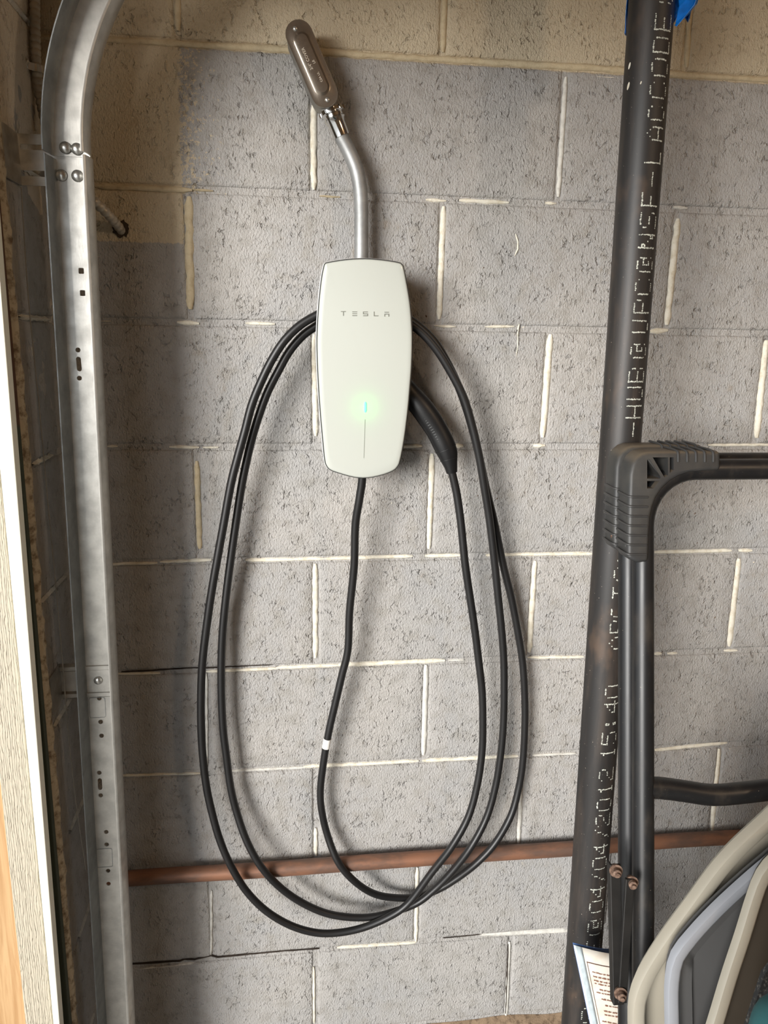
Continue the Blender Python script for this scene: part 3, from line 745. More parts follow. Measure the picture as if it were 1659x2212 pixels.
# ------------------------------------------------------------------ wall charger
YF = -.108
OUT = [(709, 565), (748, 559), (790, 557), (830, 560), (862, 565), (870, 569), (875, 578), (881, 609), (888, 651), (892, 695), (893.5, 734), (892, 790), (888.5, 835), (884, 887), (876, 950), (867, 996), (861, 1010), (851, 1019),
       (828, 1028), (795, 1034.5), (765, 1033), (731, 1024), (713, 1017), (705, 1008), (701, 995), (697, 956), (691, 887), (686.5, 817), (684, 748), (685, 706), (688.5, 651), (694, 601), (699, 575), (702, 568)]
pw = [at(x, y, YF) for x, y in OUT]; cc = sum(pw, Vector()) / len(pw); cc.y = YF
poly2 = [Vector((p.x - cc.x, p.z - cc.z, 0)) for p in pw]
def smooth_closed(P, k=4):
    out = []; n = len(P)
    for i in range(n):
        p0, p1, p2, p3 = P[i - 1], P[i], P[(i + 1) % n], P[(i + 2) % n]
        for j in range(k):
            t = j / k; out.append(.5 * ((2 * p1) + (-p0 + p2) * t + (2 * p0 - 5 * p1 + 4 * p2 - p3) * t * t + (-p0 + 3 * p1 - 3 * p2 + p3) * t ** 3))
    return out
ring0 = smooth_closed(poly2, 3)
def off(P, d):
    out = []; n = len(P)
    for i in range(n):
        a = (P[(i + 1) % n] - P[i - 1]); nn = Vector((a.y, -a.x, 0)).normalized()
        if nn.dot(P[i]) < 0: nn = -nn
        out.append(P[i] + nn * d)
    return out
def face_y(x, z):  # gently crowned glass
    return YF + .0035 * (x / .075) ** 2 + .002 * (z / .17) ** 2
chg = empty('wall_charger', (cc.x, 0, cc.z), 'white wall-mounted vehicle charger with green light and looped black charging cable', 'charger')
def loft(bm, layers, cap0=True, cap1=True):
    rings = [[bm.verts.new(p) for p in L] for L in layers]
    for A, B in zip(rings, rings[1:]):
        for i in range(len(A)): bm.faces.new((A[i], A[(i + 1) % len(A)], B[(i + 1) % len(A)], B[i]))
    if cap0: bm.faces.new(rings[0])
    if cap1: bm.faces.new(rings[-1])
    return rings
def W3(q, y): return Vector((cc.x + q.x, y, cc.z + q.y))
bm = bmesh.new()
lay = []
for d, dy in ((-.0022, .0046), (-.0016, .0040), (-.0014, .0024), (-.0022, .0008), (-.0042, 0)):
    rr = off(ring0, d); lay.append([Vector((cc.x + q.x, face_y(q.x, q.y) + dy, cc.z + q.y)) for q in rr])
base = off(ring0, -.0042)
for s in (.93, .85, .75, .62, .48, .34, .2, .08):
    lay.append([Vector((cc.x + q.x * s, face_y(q.x * s, q.y * s), cc.z + q.y * s)) for q in base])
loft(bm, lay)
fp = obj('face_plate', bm, M_GLASS, chg, True, 50)
bm = bmesh.new(); loft(bm, [[W3(q, face_y(q.x, q.y) + dy) for q in off(ring0, d)] for d, dy in ((-.003, .0085), (-.0002, .0075), (.0002, .0052), (-.0003, .0036), (-.003, .0036))])
obj('bezel', bm, M_BEZEL, chg, True, 50)
bm = bmesh.new(); loft(bm, [[W3(q, face_y(q.x, q.y) + dy) for q in off(ring0, d)] for d, dy in ((-.0006, .0142), (.0009, .0130), (.0011, .0100), (.0002, .0080))])
obj('edge_line', bm, M_EDGE, chg, True, 50)
def sc(P, k, kz=None): return [Vector((q.x * k, q.y * (kz or k), 0)) for q in P]
bm = bmesh.new(); loft(bm, [[W3(q, YF + .013) for q in off(ring0, -.0015)], [W3(q, YF + .022) for q in off(ring0, -.006)], [W3(q, -.080) for q in sc(ring0, .82, .90)]])
obj('front_shell', bm, M_BLACKP, chg, True, 40)
bm = bmesh.new(); nk = [Vector((.036 * math.cos(a), .05 * math.sin(a) - .012, 0)) for a in [2 * math.pi * i / 28 for i in range(28)]]
loft(bm, [[W3(q, -.081) for q in nk], [W3(q, -.044) for q in nk]]); obj('cable_saddle', bm, M_BLACKP, chg, True, 40)
bm = bmesh.new(); loft(bm, [[W3(q, -.046) for q in sc(ring0, .80, .95)], [W3(q, -.042) for q in sc(ring0, .84, .975)], [W3(q, .002) for q in sc(ring0, .84, .975)]])
obj('back_box', bm, M_BLACKP, chg, True, 40)
# lettering: bars in crop units of the photo (700,640)+v*.1085
def bar(bm, pts):
    P = [at(700 + x * .1085, 640 + y * .1085, YF) for x, y in pts]
    P = [Vector((p.x, face_y(p.x - cc.x, p.z - cc.z) - .0003, p.z)) for p in P]
    a = [bm.verts.new(p) for p in P]; b = [bm.verts.new(p + Vector((0, .0008, 0))) for p in P]
    bm.faces.new(a); bm.faces.new(b[::-1])
    for i in range(len(a)): bm.faces.new((a[i], a[(i + 1) % len(a)], b[(i + 1) % len(a)], b[i]))
LET = [[[(332, 296), (440, 296), (432, 312), (340, 312)], [(378, 312), (396, 312), (396, 390), (378, 390)]],
       [[(558, 302), (664, 302), (656, 317), (566, 317)], [(560, 338), (662, 338), (656, 353), (566, 353)], [(560, 376), (662, 376), (656, 393), (566, 393)]],
       [[(774, 304), (876, 304), (868, 319), (774, 319)], [(774, 319), (792, 319), (792, 342), (774, 342)], [(774, 342), (876, 342), (876, 358), (774, 358)], [(859, 358), (876, 358), (876, 380), (859, 380)], [(784, 380), (876, 380), (876, 396), (772, 396)]],
       [[(990, 304), (1007, 304), (1007, 382), (990, 382)], [(990, 382), (1090, 382), (1080, 398), (990, 398)]],
       [[(1200, 310), (1298, 310), (1290, 325), (1208, 325)], [(1202, 347), (1300, 347), (1300, 362), (1202, 362)], [(1202, 362), (1219, 362), (1219, 404), (1202, 404)], [(1283, 362), (1300, 362), (1300, 404), (1283, 404)]]]
for L in LET:
    bm = bmesh.new()
    for b in L: bar(bm, b)
    obj('letter', bm, M_LETTER, fp)
def on_face(px, py, up=0.0): p = at(px, py, YF); p.y = face_y(p.x - cc.x, p.z - cc.z) - up; return p
bm = bmesh.new(); sweep(bm, [on_face(789, 868 + 2.3 * i, .0003) for i in range(11)], [(0.0008, -.0017), (.0012, 0), (.0008, .0017), (-.0012, .0012), (-.0012, -.0012)], scales=[.35, .8, 1, 1, 1, 1, 1, 1, 1, .8, .35])
led = obj('status_light', bm, M_LED, fp, True)
bm = bmesh.new(); sweep(bm, [on_face(788.5 - .25 * i, 906 + 8.4 * i, .0001) for i in range(11)], [(.0003, -.00045), (.0003, .00045), (-.0005, .00045), (-.0005, -.00045)])
obj('light_seam', bm, M_LEDSEAM, fp)
gl = bpy.data.lights.new('status_glow', 'POINT'); gl.energy = .013; gl.color = (.02, 1.0, .05); gl.shadow_soft_size = .0012
glo = bpy.data.objects.new('status_glow', gl); COL.objects.link(glo); glo.location = on_face(789, 880, .011)

# the charging cable, one continuous run (pixel x, pixel y, depth)
CB = [(783, 1020, -.085), (782, 1040, -.083), (776, 1080, -.078), (768, 1130, -.07), (765, 1221, -.06), (755, 1322, -.05), (751, 1407, -.045), (739, 1457, -.042), (723, 1525, -.040), (710, 1582, -.038), (697, 1660, -.034), (692, 1710, -.031),
      (694, 1745, -.030), (707, 1803, -.029), (731, 1863, -.041), (765, 1903, -.043), (809, 1931, -.033), (849, 1939, -.027), (900, 1938, -.025), (947, 1921, -.026), (987, 1897, -.034), (1030, 1864, -.044), (1069, 1822, -.044), (1104, 1761, -.034), (1121, 1700, -.028),
      (1129, 1650, -.028), (1134, 1559, -.029), (1133, 1491, -.030), (1128, 1424, -.031), (1117, 1356, -.033), (1104, 1289, -.035), (1087, 1221, -.038), (1067, 1125, -.042), (1050, 1055, -.046), (1036, 990, -.050), (1018, 918, -.053), (996, 849, -.055), (969, 789, -.056), (937, 736, -.0565), (905, 705, -.057),
      (868, 680, -.057), (828, 666, -.057), (785, 662, -.057), (742, 668, -.057), (710, 684, -.057), (686, 702, -.057), (656, 723, -.0565), (625, 759, -.056), (602, 800, -.055), (578, 847, -.053), (559.5, 897, -.051), (544, 948, -.049), (532, 999, -.047), (522, 1049, -.045), (511, 1120, -.042),
      (499, 1204, -.040), (489, 1282, -.038), (481, 1363, -.036), (478, 1434, -.035), (478.5, 1508, -.034), (482, 1576, -.034), (489, 1633, -.034), (498, 1700, -.034), (510.5, 1752, -.036), (534, 1819, -.044), (566, 1875, -.050), (610, 1921, -.046), (658, 1953, -.042), (709, 1974, -.041), (765, 1982, -.041), (809, 1980, -.041), (849, 1970, -.041),
      (900, 1951, -.042), (940, 1920, -.046), (979, 1880, -.053), (1019, 1827, -.058), (1051, 1766, -.050), (1070, 1700, -.046), (1082, 1626, -.045), (1087.5, 1559, -.045), (1089, 1491, -.046), (1088, 1424, -.047), (1083, 1356, -.049), (1076, 1289, -.051), (1069, 1221, -.054), (1057, 1120, -.059), (1046, 1052, -.063), (1035, 986, -.067), (1020, 920, -.070), (1001, 858, -.072), (974, 804, -.073), (941, 752, -.0735), (908, 716, -.074),
      (870, 690, -.074), (828, 672, -.074), (785, 664, -.074), (742, 662, -.074), (710, 668, -.074), (686, 680, -.074), (649, 702, -.0735), (615, 735, -.073), (588, 776, -.071), (564.6, 823, -.069), (544, 874, -.067), (529, 931, -.065), (514, 985, -.063), (500, 1040, -.061), (483.5, 1130, -.058),
      (470, 1204, -.056), (456.5, 1282, -.054), (445, 1363, -.052), (437, 1434, -.051), (434, 1508, -.050), (434.6, 1576, -.050), (438, 1633, -.050), (446, 1700, -.050), (457, 1752, -.051), (475, 1815, -.054), (499, 1871, -.057), (534, 1927, -.056), (578, 1970, -.056), (630, 2000, -.056), (678, 2014, -.056), (717, 2016, -.056), (777, 2006, -.056), (837, 1982, -.057),
      (877, 1956, -.058), (934, 1883, -.064), (977, 1827, -.070), (1011, 1766, -.066), (1030, 1700, -.062), (1041, 1626, -.060), (1043, 1559, -.060), (1041, 1491, -.061), (1033.5, 1424, -.062), (1025, 1356, -.063), (1015, 1289, -.064), (1005, 1221, -.066), (994, 1117, -.068), (986, 1064, -.069), (977, 1024, -.070), (973, 1010, -.070)]
cpath = catmull([at(*q) for q in CB], .007)
cab = obj('cable', tube(cpath, .0068, 14), M_BLACKR, chg, True)
# white tape flag round the cable
i0 = min(range(len(cpath)), key=lambda i: (cpath[i] - at(706.5, 1603, -.0375)).length)
seg_ = [cpath[i0].lerp(cpath[i0 + 1], 0)] ; d_ = (cpath[i0 + 1] - cpath[i0 - 1]).normalized()
bm = bmesh.new(); sweep(bm, [cpath[i0] - d_ * .0095, cpath[i0] + d_ * .0095], circ(.0072, 18))
tape = obj('tape_band', bm, M_WHITE, cab, True, 50)
bm = bmesh.new(); q0 = cpath[i0] + Vector((.0066, -.001, -.002)); fl = [(0, 0, .004), (.004, .001, .000), (.0075, -.002, -.004), (.012, .002, -.011), (.007, .001, -.020), (.003, -.001, -.013), (.001, 0, -.007)]
A = [bm.verts.new(q0 + Vector((x, y, z))) for x, y, z in fl]; B = [bm.verts.new(q0 + Vector((x, y + .0006, z))) for x, y, z in fl]
bm.faces.new(A); bm.faces.new(B[::-1])
for i in range(len(A)): bm.faces.new((A[i], A[(i + 1) % len(A)], B[(i + 1) % len(A)], B[i]))
obj('tape_flag', bm, M_PAPER, tape)
# connector handle parked at the side
HN = [(976, 1021, -.070, 11.5), (973.5, 1006, -.070, 14.5), (970, 992, -.069, 18.5), (967, 980, -.068, 21.5), (958, 958, -.067, 23.5), (945, 932, -.066, 23.5), (929, 906, -.065, 24.5), (910, 880, -.064, 24.5), (892, 858, -.062, 23), (873, 834, -.060, 21), (862, 820, -.058, 19)]
hp = catmull([tuple(at(*q[:3])) + (q[3] * mpp(*q[:3]),) for q in [HN[i] for i in range(len(HN))]] if False else [Vector(tuple(at(*q[:3])) + (q[3] * mpp(*q[:3]),)) for q in HN], .004)
bm = bmesh.new(); sweep(bm, hp, circ(1, 22), scales=[(q[3] * .82, q[3]) for q in hp])
con = obj('connector', bm, M_BLACKP, chg, True, 50)
fr = frames(hp)
for rad_, i in ((1.012, min(range(len(hp)), key=lambda i: (Vector(hp[i][:3]) - at(969, 995, -.0695)).length)), (1.012, min(range(len(hp)), key=lambda i: (Vector(hp[i][:3]) - at(962, 968, -.0675)).length))):
    t0, n0, b0 = fr[i]; r_ = hp[i][3]; bm = bmesh.new()
    ringp = [Vector(hp[i][:3]) + n0 * (math.cos(a) * r_ * .82 * rad_) + b0 * (math.sin(a) * r_ * rad_) for a in [2 * math.pi * k_ / 32 for k_ in range(33)]]
    sweep(bm, ringp, circ(.0005, 6)); obj('seam', bm, M_BLACKR, con, True)
for kx in range(24):
    px, py = 906 + (938 - 906) * kx / 23, 906 + (955 - 906) * kx / 23
    i = min(range(len(hp)), key=lambda i: abs(at(px + 12, py - 8, -.066).z - hp[i][2])); t0, n0, b0 = fr[i]; r_ = hp[i][3]
    a0 = at(px, py, -.066 - .018); c0 = Vector(hp[i][:3])
    sgn = -1 if b0.x > 0 else 1; ang = R_(26)
    ln = .0026 * math.sin(math.pi * (kx + .6) / 24.2)
    P_ = [c0 + n0 * (math.cos(ang + s * ln / r_) * r_ * .826) + b0 * (sgn * math.sin(ang + s * ln / r_) * r_ * 1.006) for s in (-1, 0, 1)]
    bm = bmesh.new(); sweep(bm, P_, circ(.00032, 5)); obj('grip_rib', bm, M_ZINC, con)

# ------------------------------------------------------------------ copper pipe
zc_ = (at(275, 1900, -.03).z + at(1560, 1815, -.03).z) / 2 - .001
cpb = empty('copper_pipe', (XF + .002, -.024, zc_), 'tarnished copper water pipe running level along the lower wall', 'pipe')
obj('pipe', tube([Vector((XF + .002 + 2.2 * i / 40, -.024 + .0006 * math.sin(i), zc_ + .0008 * math.sin(i * .7))) for i in range(41)], .0143, 20), M_COPPER, cpb, True)

# ------------------------------------------------------------------ black plastic drain pipe with printed line
def proj(P):
    q = RC @ (Vector(P) - CAM); return (IW / 2 + FPX * q.x / q.z, IH / 2 + FPX * q.y / q.z)
PA, PB = at(1397.5, 150, -.205), at(1270, 1930, -.218)
pd = (PA - PB).normalized()
P0 = PB - pd * ((PB.z - .0) / pd.z); P1 = PB + pd * ((2.70 - PB.z) / pd.z); PR = .0302
dp = empty('drain_pipe', P0, 'long black plastic drain pipe with dotted white print, standing against the wall', 'pipe')
bm = bmesh.new(); LP = (P1 - P0).length
lathe(bm, [(0, PR - .004), (0, PR), (.5, PR), (1.0, PR), (1.6, PR), (2.2, PR), (LP, PR), (LP, PR - .004), (LP - .05, PR - .004)], P0, pd, 40)
obj('pipe', bm, M_ABS, dp, True, 50)
FONT = {'0': '01110 10001 10001 10001 10001 10001 01110', '1': '00100 01100 00100 00100 00100 00100 01110', '2': '01110 10001 00001 00110 01000 10000 11111',
 '4': '00010 00110 01010 10010 11111 00010 00010', '5': '11111 10000 11110 00001 00001 10001 01110', '8': '01110 10001 10001 01110 10001 10001 01110',
 '/': '00001 00010 00010 00100 01000 01000 10000', ':': '00000 01100 01100 00000 01100 01100 00000', 'A': '00100 01010 10001 10001 11111 10001 10001', 'B': '11110 10001 10001 11110 10001 10001 11110',
 'S': '01111 10000 10000 01110 00001 00001 11110', 'T': '11111 00100 00100 00100 00100 00100 00100', 'C': '01110 10001 10000 10000 10000 10001 01110', '-': '00000 00000 00000 11111 00000 00000 00000',
 'H': '10001 10001 10001 11111 10001 10001 10001', 'U': '10001 10001 10001 10001 10001 10001 01110', 'P': '11110 10001 10001 11110 10000 10000 10000', 'N': '10001 11001 11001 10101 10011 10011 10001',
 'F': '11111 10000 10000 11110 10000 10000 10000', 'L': '10000 10000 10000 10000 10000 10000 11111', 'E': '11111 10000 10000 11110 10000 10000 11111', 'D': '11110 10001 10001 10001 10001 10001 11110',
 'O': '01110 10001 10001 10001 10001 10001 01110', '@': '01110 10001 10111 10101 10110 10001 01110', 'R': '11110 10001 10001 11110 10100 10010 10001'}
LINE = [('8', 2182, 2142), ('E', 2042, 2000), ('@', 1996, 1956), ('0', 1948, 1917), ('4', 1915, 1886), ('/', 1883, 1860), ('0', 1857, 1825), ('4', 1822, 1798), ('/', 1790, 1766), ('2', 1765, 1733), ('0', 1732, 1700), ('1', 1695, 1672), ('2', 1669, 1637),
 ('1', 1618, 1596), ('5', 1592, 1559), (':', 1552, 1536), ('4', 1523, 1494), ('0', 1492, 1459), ('A', 1389, 1357), ('B', 1356, 1322), ('S', 1320, 1298), ('T', 1282, 1253), ('@', 1244, 1209), (':', 1204, 1192),
 ('C', 985, 950), ('-', 942, 905), ('H', 903, 868), ('U', 863, 830), ('B', 826, 790), ('@', 777, 738), ('U', 722, 688), ('P', 681, 645), ('C', 641, 602), ('@', 595, 556), ('N', 545, 508), ('S', 503, 462), ('F', 456, 420), ('-', 414, 378),
 ('L', 364, 336), ('A', 318, 280), ('C', 274, 238), ('C', 229, 188), ('O', 182, 138), ('D', 133, 92), ('E', 86, 42), ('8', 28, -12)]
ax_s = [P0 + pd * (LP * i / 1500) for i in range(1501)]; ax_y = [proj(p)[1] for p in ax_s]
def axis_at(py):
    i = min(range(len(ax_y)), key=lambda j: abs(ax_y[j] - py)); return ax_s[i]
e1_ = Vector((0, -1, 0)); e1_ = (e1_ - pd * e1_.dot(pd)).normalized(); e2_ = Vector((1, 0, 0)); e2_ = (e2_ - pd * e2_.dot(pd)).normalized()
def pipe_pt(a, c, r=PR + .00025): return c + e1_ * (math.cos(a) * r) + e2_ * (math.sin(a) * r)
for ch, yb, yt in LINE:
    A, B = axis_at(yb), axis_at(yt); rows = FONT[ch].split(); bm = bmesh.new()
    f_ = (2212 - (yb + yt) / 2) / 2212
    lo, hi = R_(-16 + 4 * f_), R_(33 + 2 * f_)
    for rI, row_ in enumerate(rows):
        a = lo + (hi - lo) * rI / 6
        for cI, bit in enumerate(row_):
            if bit != '1': continue
            kdots = [(cI / 4, a)]
            if cI < 4 and row_[cI + 1] == '1': kdots.append(((cI + .5) / 4, a))
            if rI < 6 and rows[rI + 1][cI] == '1': kdots.append((cI / 4, a + (hi - lo) / 12))
            for v, aa in kdots:
                c = A.lerp(B, .10 + .74 * v) + pd * random.uniform(-.0004, .0004); aa += random.uniform(-.012, .012)
                r_ = random.uniform(.00085, .00135)
                ctr = bm.verts.new(pipe_pt(aa, c, PR + .0005))
                rg = [bm.verts.new(pipe_pt(aa + r_ * math.cos(q) / PR, c + pd * (r_ * math.sin(q)), PR + .0001)) for q in [2 * math.pi * i / 7 for i in range(7)]]
                for i in range(7): bm.faces.new((ctr, rg[i], rg[(i + 1) % 7]))
    obj('printed_character', bm, M_PRINT, dp, True)
for px, py, s_ in ((1362.5, 149, .0042), (1360, 194, .0048), (1385, 193, .002)):   # stray paint drops
    bm = bmesh.new(); c = axis_at(py); cpx = proj(c)[0]; u = (px - cpx) * mpp(px, py, -.235) / PR
    aa = math.asin(max(-.97, min(.97, u))) - R_(25); 
    rg = [bm.verts.new(pipe_pt(aa + (s_ * .45 * math.cos(q) + s_ * .25 * math.sin(q)) / PR, c + pd * (s_ * math.sin(q)), PR + .0003)) for q in [2 * math.pi * i / 12 for i in range(12)]]
    bm.faces.new(rg); obj('paint_drop', bm, M_CREAM, dp)

# blue plastic sheet bunched round the pipe's upper end
bm = bmesh.new(); g = []; NAa, NZz = 44, 22
for i in range(NAa + 1):
    a = R_(-122) - R_(196) * i / NAa      # from the left flank round the back to the right flank
    f = i / NAa; c = []
    drop = 66 if f < .1 else (20 - 150 * (f - .1) if f < .7 else -60 + 135 * ((f - .7) / .3))
    if f > .9: drop = 75 - (1 - f) * 160
    for j in range(NZz + 1):
        v = j / NZz
        zlow = at(1400, drop, -.2).z; z = zlow + (2.45 - zlow) * v ** 1.3
        cc_ = P0 + pd * ((z - P0.z) / pd.z)
        fl = (.0015 + .014 * (1 - abs(2 * f - 1)) + (.030 * max(0, f - .62) / .38) * min(1, v * 9)) if f < .97 else .006 + .026 * min(1, v * 9)
        rr_ = PR + fl + (.0065 * noise.noise(Vector((f * 16, v * 5, 3))) + .003 * noise.noise(Vector((f * 37, v * 11, 8)))) * (.4 if f < .08 else 1)
        c.append(bm.verts.new(pipe_pt(a, cc_, max(rr_, PR + .0012))))
    g.append(c)
for i in range(NAa):
    for j in range(NZz): bm.faces.new((g[i][j], g[i + 1][j], g[i + 1][j + 1], g[i][j + 1]))
o = obj('plastic_wrap', bm, M_BLUE, None, False)
sm = o.modifiers.new('thick', 'SOLIDIFY'); sm.thickness = .0006; sm.offset = 1
tag(o, 'crumpled bright blue plastic sheet bunched around the top of the drain pipe', 'plastic sheet')

FLX = [(1438, 78), (1446, 66), (1455, 50), (1464, 33), (1472, 31), (1480, 40), (1486, 49), (1490, 40), (1494, 18), (1502, 6), (1507, -20)]
bm = bmesh.new(); G = []
for i, (x, yl) in enumerate(FLX):
    G.append([])
    for j in range(13):
        v = j / 12; py = yl + (-70 - yl) * v
        xx = x + (1444 - x) * .25 * v ** 2 - 8 * v
        G[-1].append(bm.verts.new(at(xx, py, -.205 - .006 * math.sin(i * 1.9) * (1 - .4 * v) + .010 * noise.noise(Vector((i * .8, v * 4, 5))))))
for i in range(len(FLX) - 1):
    for j in range(12): bm.faces.new((G[i][j], G[i + 1][j], G[i + 1][j + 1], G[i][j + 1]))
fo_ = obj('loose_flap', bm, M_BLUE, o, True); sm = fo_.modifiers.new('thick', 'SOLIDIFY'); sm.thickness = .0006
# ------------------------------------------------------------------ black folding stand leaning in front of the pipe
TR = .0148
def yfr(py): return -.340 - (py - 1200) * (.095 / 650)
L1, L2 = at(1389, 1200, yfr(1200)), at(1389, 1850, yfr(1850)); ld = (L1 - L2).normalized()
foot = L2 - ld * ((L2.z - TR) / ld.z)
topc = at(1510, 1014, yfr(1014)); tz = topc.z
lt = L1 + ld * ((tz - L1.z) / ld.z)            # where leg line meets the bar height
BR_ = .078; SPAN = .62; ux = Vector((1, 0, 0))
def uframe(shift):
    P = [foot]
    a = lt - ld * BR_
    for k in range(1, 7): P.append(foot.lerp(a, k / 7))
    for k in range(0, 9):
        t = R_(90) * k / 8; P.append(lt + ux * (BR_ * (1 - math.cos(t))) - ld * (BR_ * (1 - math.sin(t))))
    rt = lt + ux * SPAN
    for k in range(1, 7): P.append((lt + ux * BR_).lerp(rt - ux * BR_, k / 7))
    for k in range(0, 9):
        t = R_(90) * (1 - k / 8); P.append(rt - ux * (BR_ * (1 - math.cos(t))) - ld * (BR_ * (1 - math.sin(t))))
    P.append(foot + ux * SPAN)
    return [p + shift for p in P]
D = at(1358, 1012, yfr(1012) + .043) - at(1389, 1027, yfr(1027)); 
stand = empty('folding_stand', (foot.x, foot.y, 0), 'folded black tubular steel stand with ribbed plastic corner guards, leaning beside the drain pipe', 'folding stand')
for s_ in (Vector((0, 0, 0)), Vector((D.x, D.y, 0))):
    sh_ = s_ + Vector((0, 0, D.z if s_.length else 0)); pts = uframe(sh_)
    pts[0].z = TR; pts[-1].z = TR
    fo = obj('tube_frame', tube(pts, TR, 18), M_TUBE, stand, True)
ct = [at(1398, 1701, yfr(1700) + .002), at(1425, 1702, yfr(1700) + .004), at(1473, 1708, yfr(1700) + .006), at(1538, 1717, yfr(1705) + .006), at(1603, 1712.5, yfr(1705) + .006), at(1659, 1706, yfr(1700) + .006), at(1730, 1699, yfr(1700) + .006)]
ct.append(Vector((L2.x + SPAN, ct[-1].y, ct[-1].z + .02)))
obj('cross_tube', tube(catmull(ct, .012), .0150, 18), M_TUBE, stand, True)
fz = .36; fl_ = foot + ld * ((fz - foot.z) / ld.z)
obj('lower_rail', tube(catmull([L2 - ld * ((L2.z - .335) / ld.z) + D, Vector((.405, -.46, .337)), Vector((.425, -.38, .340)), Vector((.448, -.342, .3455)), Vector((.470, -.334, .3370)), Vector((.578, -.312, .2870))], .012), .0075, 12), M_TUBE, stand, True)
# corner guards
GO = [(1366, 1002), (1374, 990), (1386, 980), (1398, 976), (1430, 975), (1500, 975), (1552, 975), (1557, 979), (1558, 1010), (1553, 1017), (1520, 1018), (1490, 1021), (1468, 1029), (1449, 1040), (1432, 1056), (1419, 1075), (1411, 1096), (1406, 1120), (1404, 1155), (1402, 1208), (1397, 1215), (1378, 1217), (1360, 1209), (1356, 1202), (1357, 1150), (1359, 1080), (1361, 1025)]
GH = [[(1398, 993), (1403, 992), (1427, 1030), (1426, 1034), (1398, 1034)], [(1410, 988), (1443, 988), (1443, 1027), (1435, 1031)], [(1447, 988), (1455, 988), (1455, 1016), (1447, 1022)], [(1398, 1039), (1424, 1039), (1412, 1055), (1398, 1055)]]
def gp(x, y, d): p = at(x, y, yfr(y) - TR - .003); return p + Vector((0, d, 0))
def guard(shift, name='corner_guard'):
    bm = bmesh.new(); loops = [GO] + GH; flat = [q for L in loops for q in L]
    tris = tessellate_polygon([[Vector((x, -y, 0)) for x, y in L] for L in loops])
    f = [bm.verts.new(gp(x, y, 0) + shift) for x, y in flat]; k = [bm.verts.new(gp(x, y, .036) + shift) for x, y in flat]
    for t in tris: bm.faces.new([f[i] for i in t]); bm.faces.new([k[i] for i in reversed(t)])
    s0 = 0
    for L in loops:
        for i in range(len(L)):
            j = (i + 1) % len(L); bm.faces.new((f[s0 + i], f[s0 + j], k[s0 + j], k[s0 + i]))
        s0 += len(L)
    bmesh.ops.recalc_face_normals(bm, faces=bm.faces)
    # round the outer front and back edges
    no = len(GO); bm.verts.ensure_lookup_table()
    es = [bm.edges.get((f[i], f[(i + 1) % no])) for i in range(no)] + [bm.edges.get((k[i], k[(i + 1) % no])) for i in range(no)]
    bmesh.ops.bevel(bm, geom=[e for e in es if e], offset=.0052, segments=3, profile=.5, affect='EDGES')
    o = obj(name, bm, M_GUARD, stand, True, 38)
    for i in range(7):
        y = 1073 + 20.7 * i; xl = 1361.5 - .7 * i
        bm = bmesh.new(); R0 = [gp(xl - 3.5, y - 1, .034), gp(xl - 4.5, y - .5, .010), gp(xl - 1.5, y, .002), gp(xl + 5, y + .3, -.0004), gp(xl + 20, y + .5, -.0004), gp(xl + 38, y + .8, -.0002)]
        sweep(bm, catmull([p + shift for p in R0], .004), circ(.0017, 8)); obj('rib', bm, M_RIB, o, True)
    for x in (1464.5, 1484, 1503, 1522, 1540.5):
        bm = bmesh.new(); R0 = [gp(x - 4, 972.5, .034), gp(x - 1, 973.5, .008), gp(x, 976, .001), gp(x + .3, 982, -.0004), gp(x + .5, 998, -.0003)]
        sweep(bm, catmull([p + shift for p in R0], .004), circ(.0017, 8)); obj('rib', bm, M_RIB, o, True)
    bm = bmesh.new(); dome(bm, gp(1366, 1182, .006) + shift + Vector((-.004, 0, 0)), (-.6, -.8, 0), .0045, .0015, 12); obj('rivet', bm, M_RUST if shift.length else M_GUARD, o, True)
    # brace webs seen inside the openings
    bm = bmesh.new()
    for (x0, y0), (x1, y1) in (((1400, 991), (1432, 1032)), ((1397, 1036.5), (1427, 1036.5)), ((1445, 986), (1445, 1024))):
        a, b = gp(x0, y0, .002) + shift, gp(x1, y1, .002) + shift; n_ = (b - a).cross(Vector((0, 1, 0))).normalized() * .0011
        v = [bm.verts.new(q) for q in (a - n_, b - n_, b + n_, a + n_)]; w_ = [bm.verts.new(q.co + Vector((0, .026, 0))) for q in v]
        bm.faces.new(v)
        for i in range(4): bm.faces.new((v[i], v[(i + 1) % 4], w_[(i + 1) % 4], w_[i]))
    obj('web_rib', bm, M_GUARD, o)
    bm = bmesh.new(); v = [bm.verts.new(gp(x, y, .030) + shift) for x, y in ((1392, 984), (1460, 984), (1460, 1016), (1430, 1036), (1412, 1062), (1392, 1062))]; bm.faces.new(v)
    obj('recess_shade_sheet', bm, M_HOLE2, o)  # near-black sheet added behind the openings, shade put in as colour
guard(Vector((0, 0, 0))); guard(D)
# scissor brace of two angle bars
def bar3(a, b, w, t, name, lip):
    d_ = (b - a).normalized(); n_ = d_.cross(Vector((0, 1, 0))).normalized()
    if n_.x < 0: n_ = -n_
    bm = bmesh.new()
    prof = [(-w / 2, 0), (w / 2, 0), (w / 2, t), (-w / 2 + t, t), (-w / 2 + t, lip), (-w / 2, lip)]
    A = [bm.verts.new(a + n_ * u + Vector((0, v, 0))) for u, v in prof]; B = [bm.verts.new(b + n_ * u + Vector((0, v, 0))) for u, v in prof]
    for i in range(6): bm.faces.new((A[i], A[(i + 1) % 6], B[(i + 1) % 6], B[i]))
    bm.faces.new(A); bm.faces.new(B[::-1])
    o = obj(name, bm, M_FLAT, stand); bevel_mod(o, .0012); return o
def yb_(py): return yfr(py) - TR - .006
bar3(at(1329.5, 1868, yb_(1870) + .004), at(1337, 2172, yb_(2172) + .004), .0155, .003, 'brace_bar', .012)
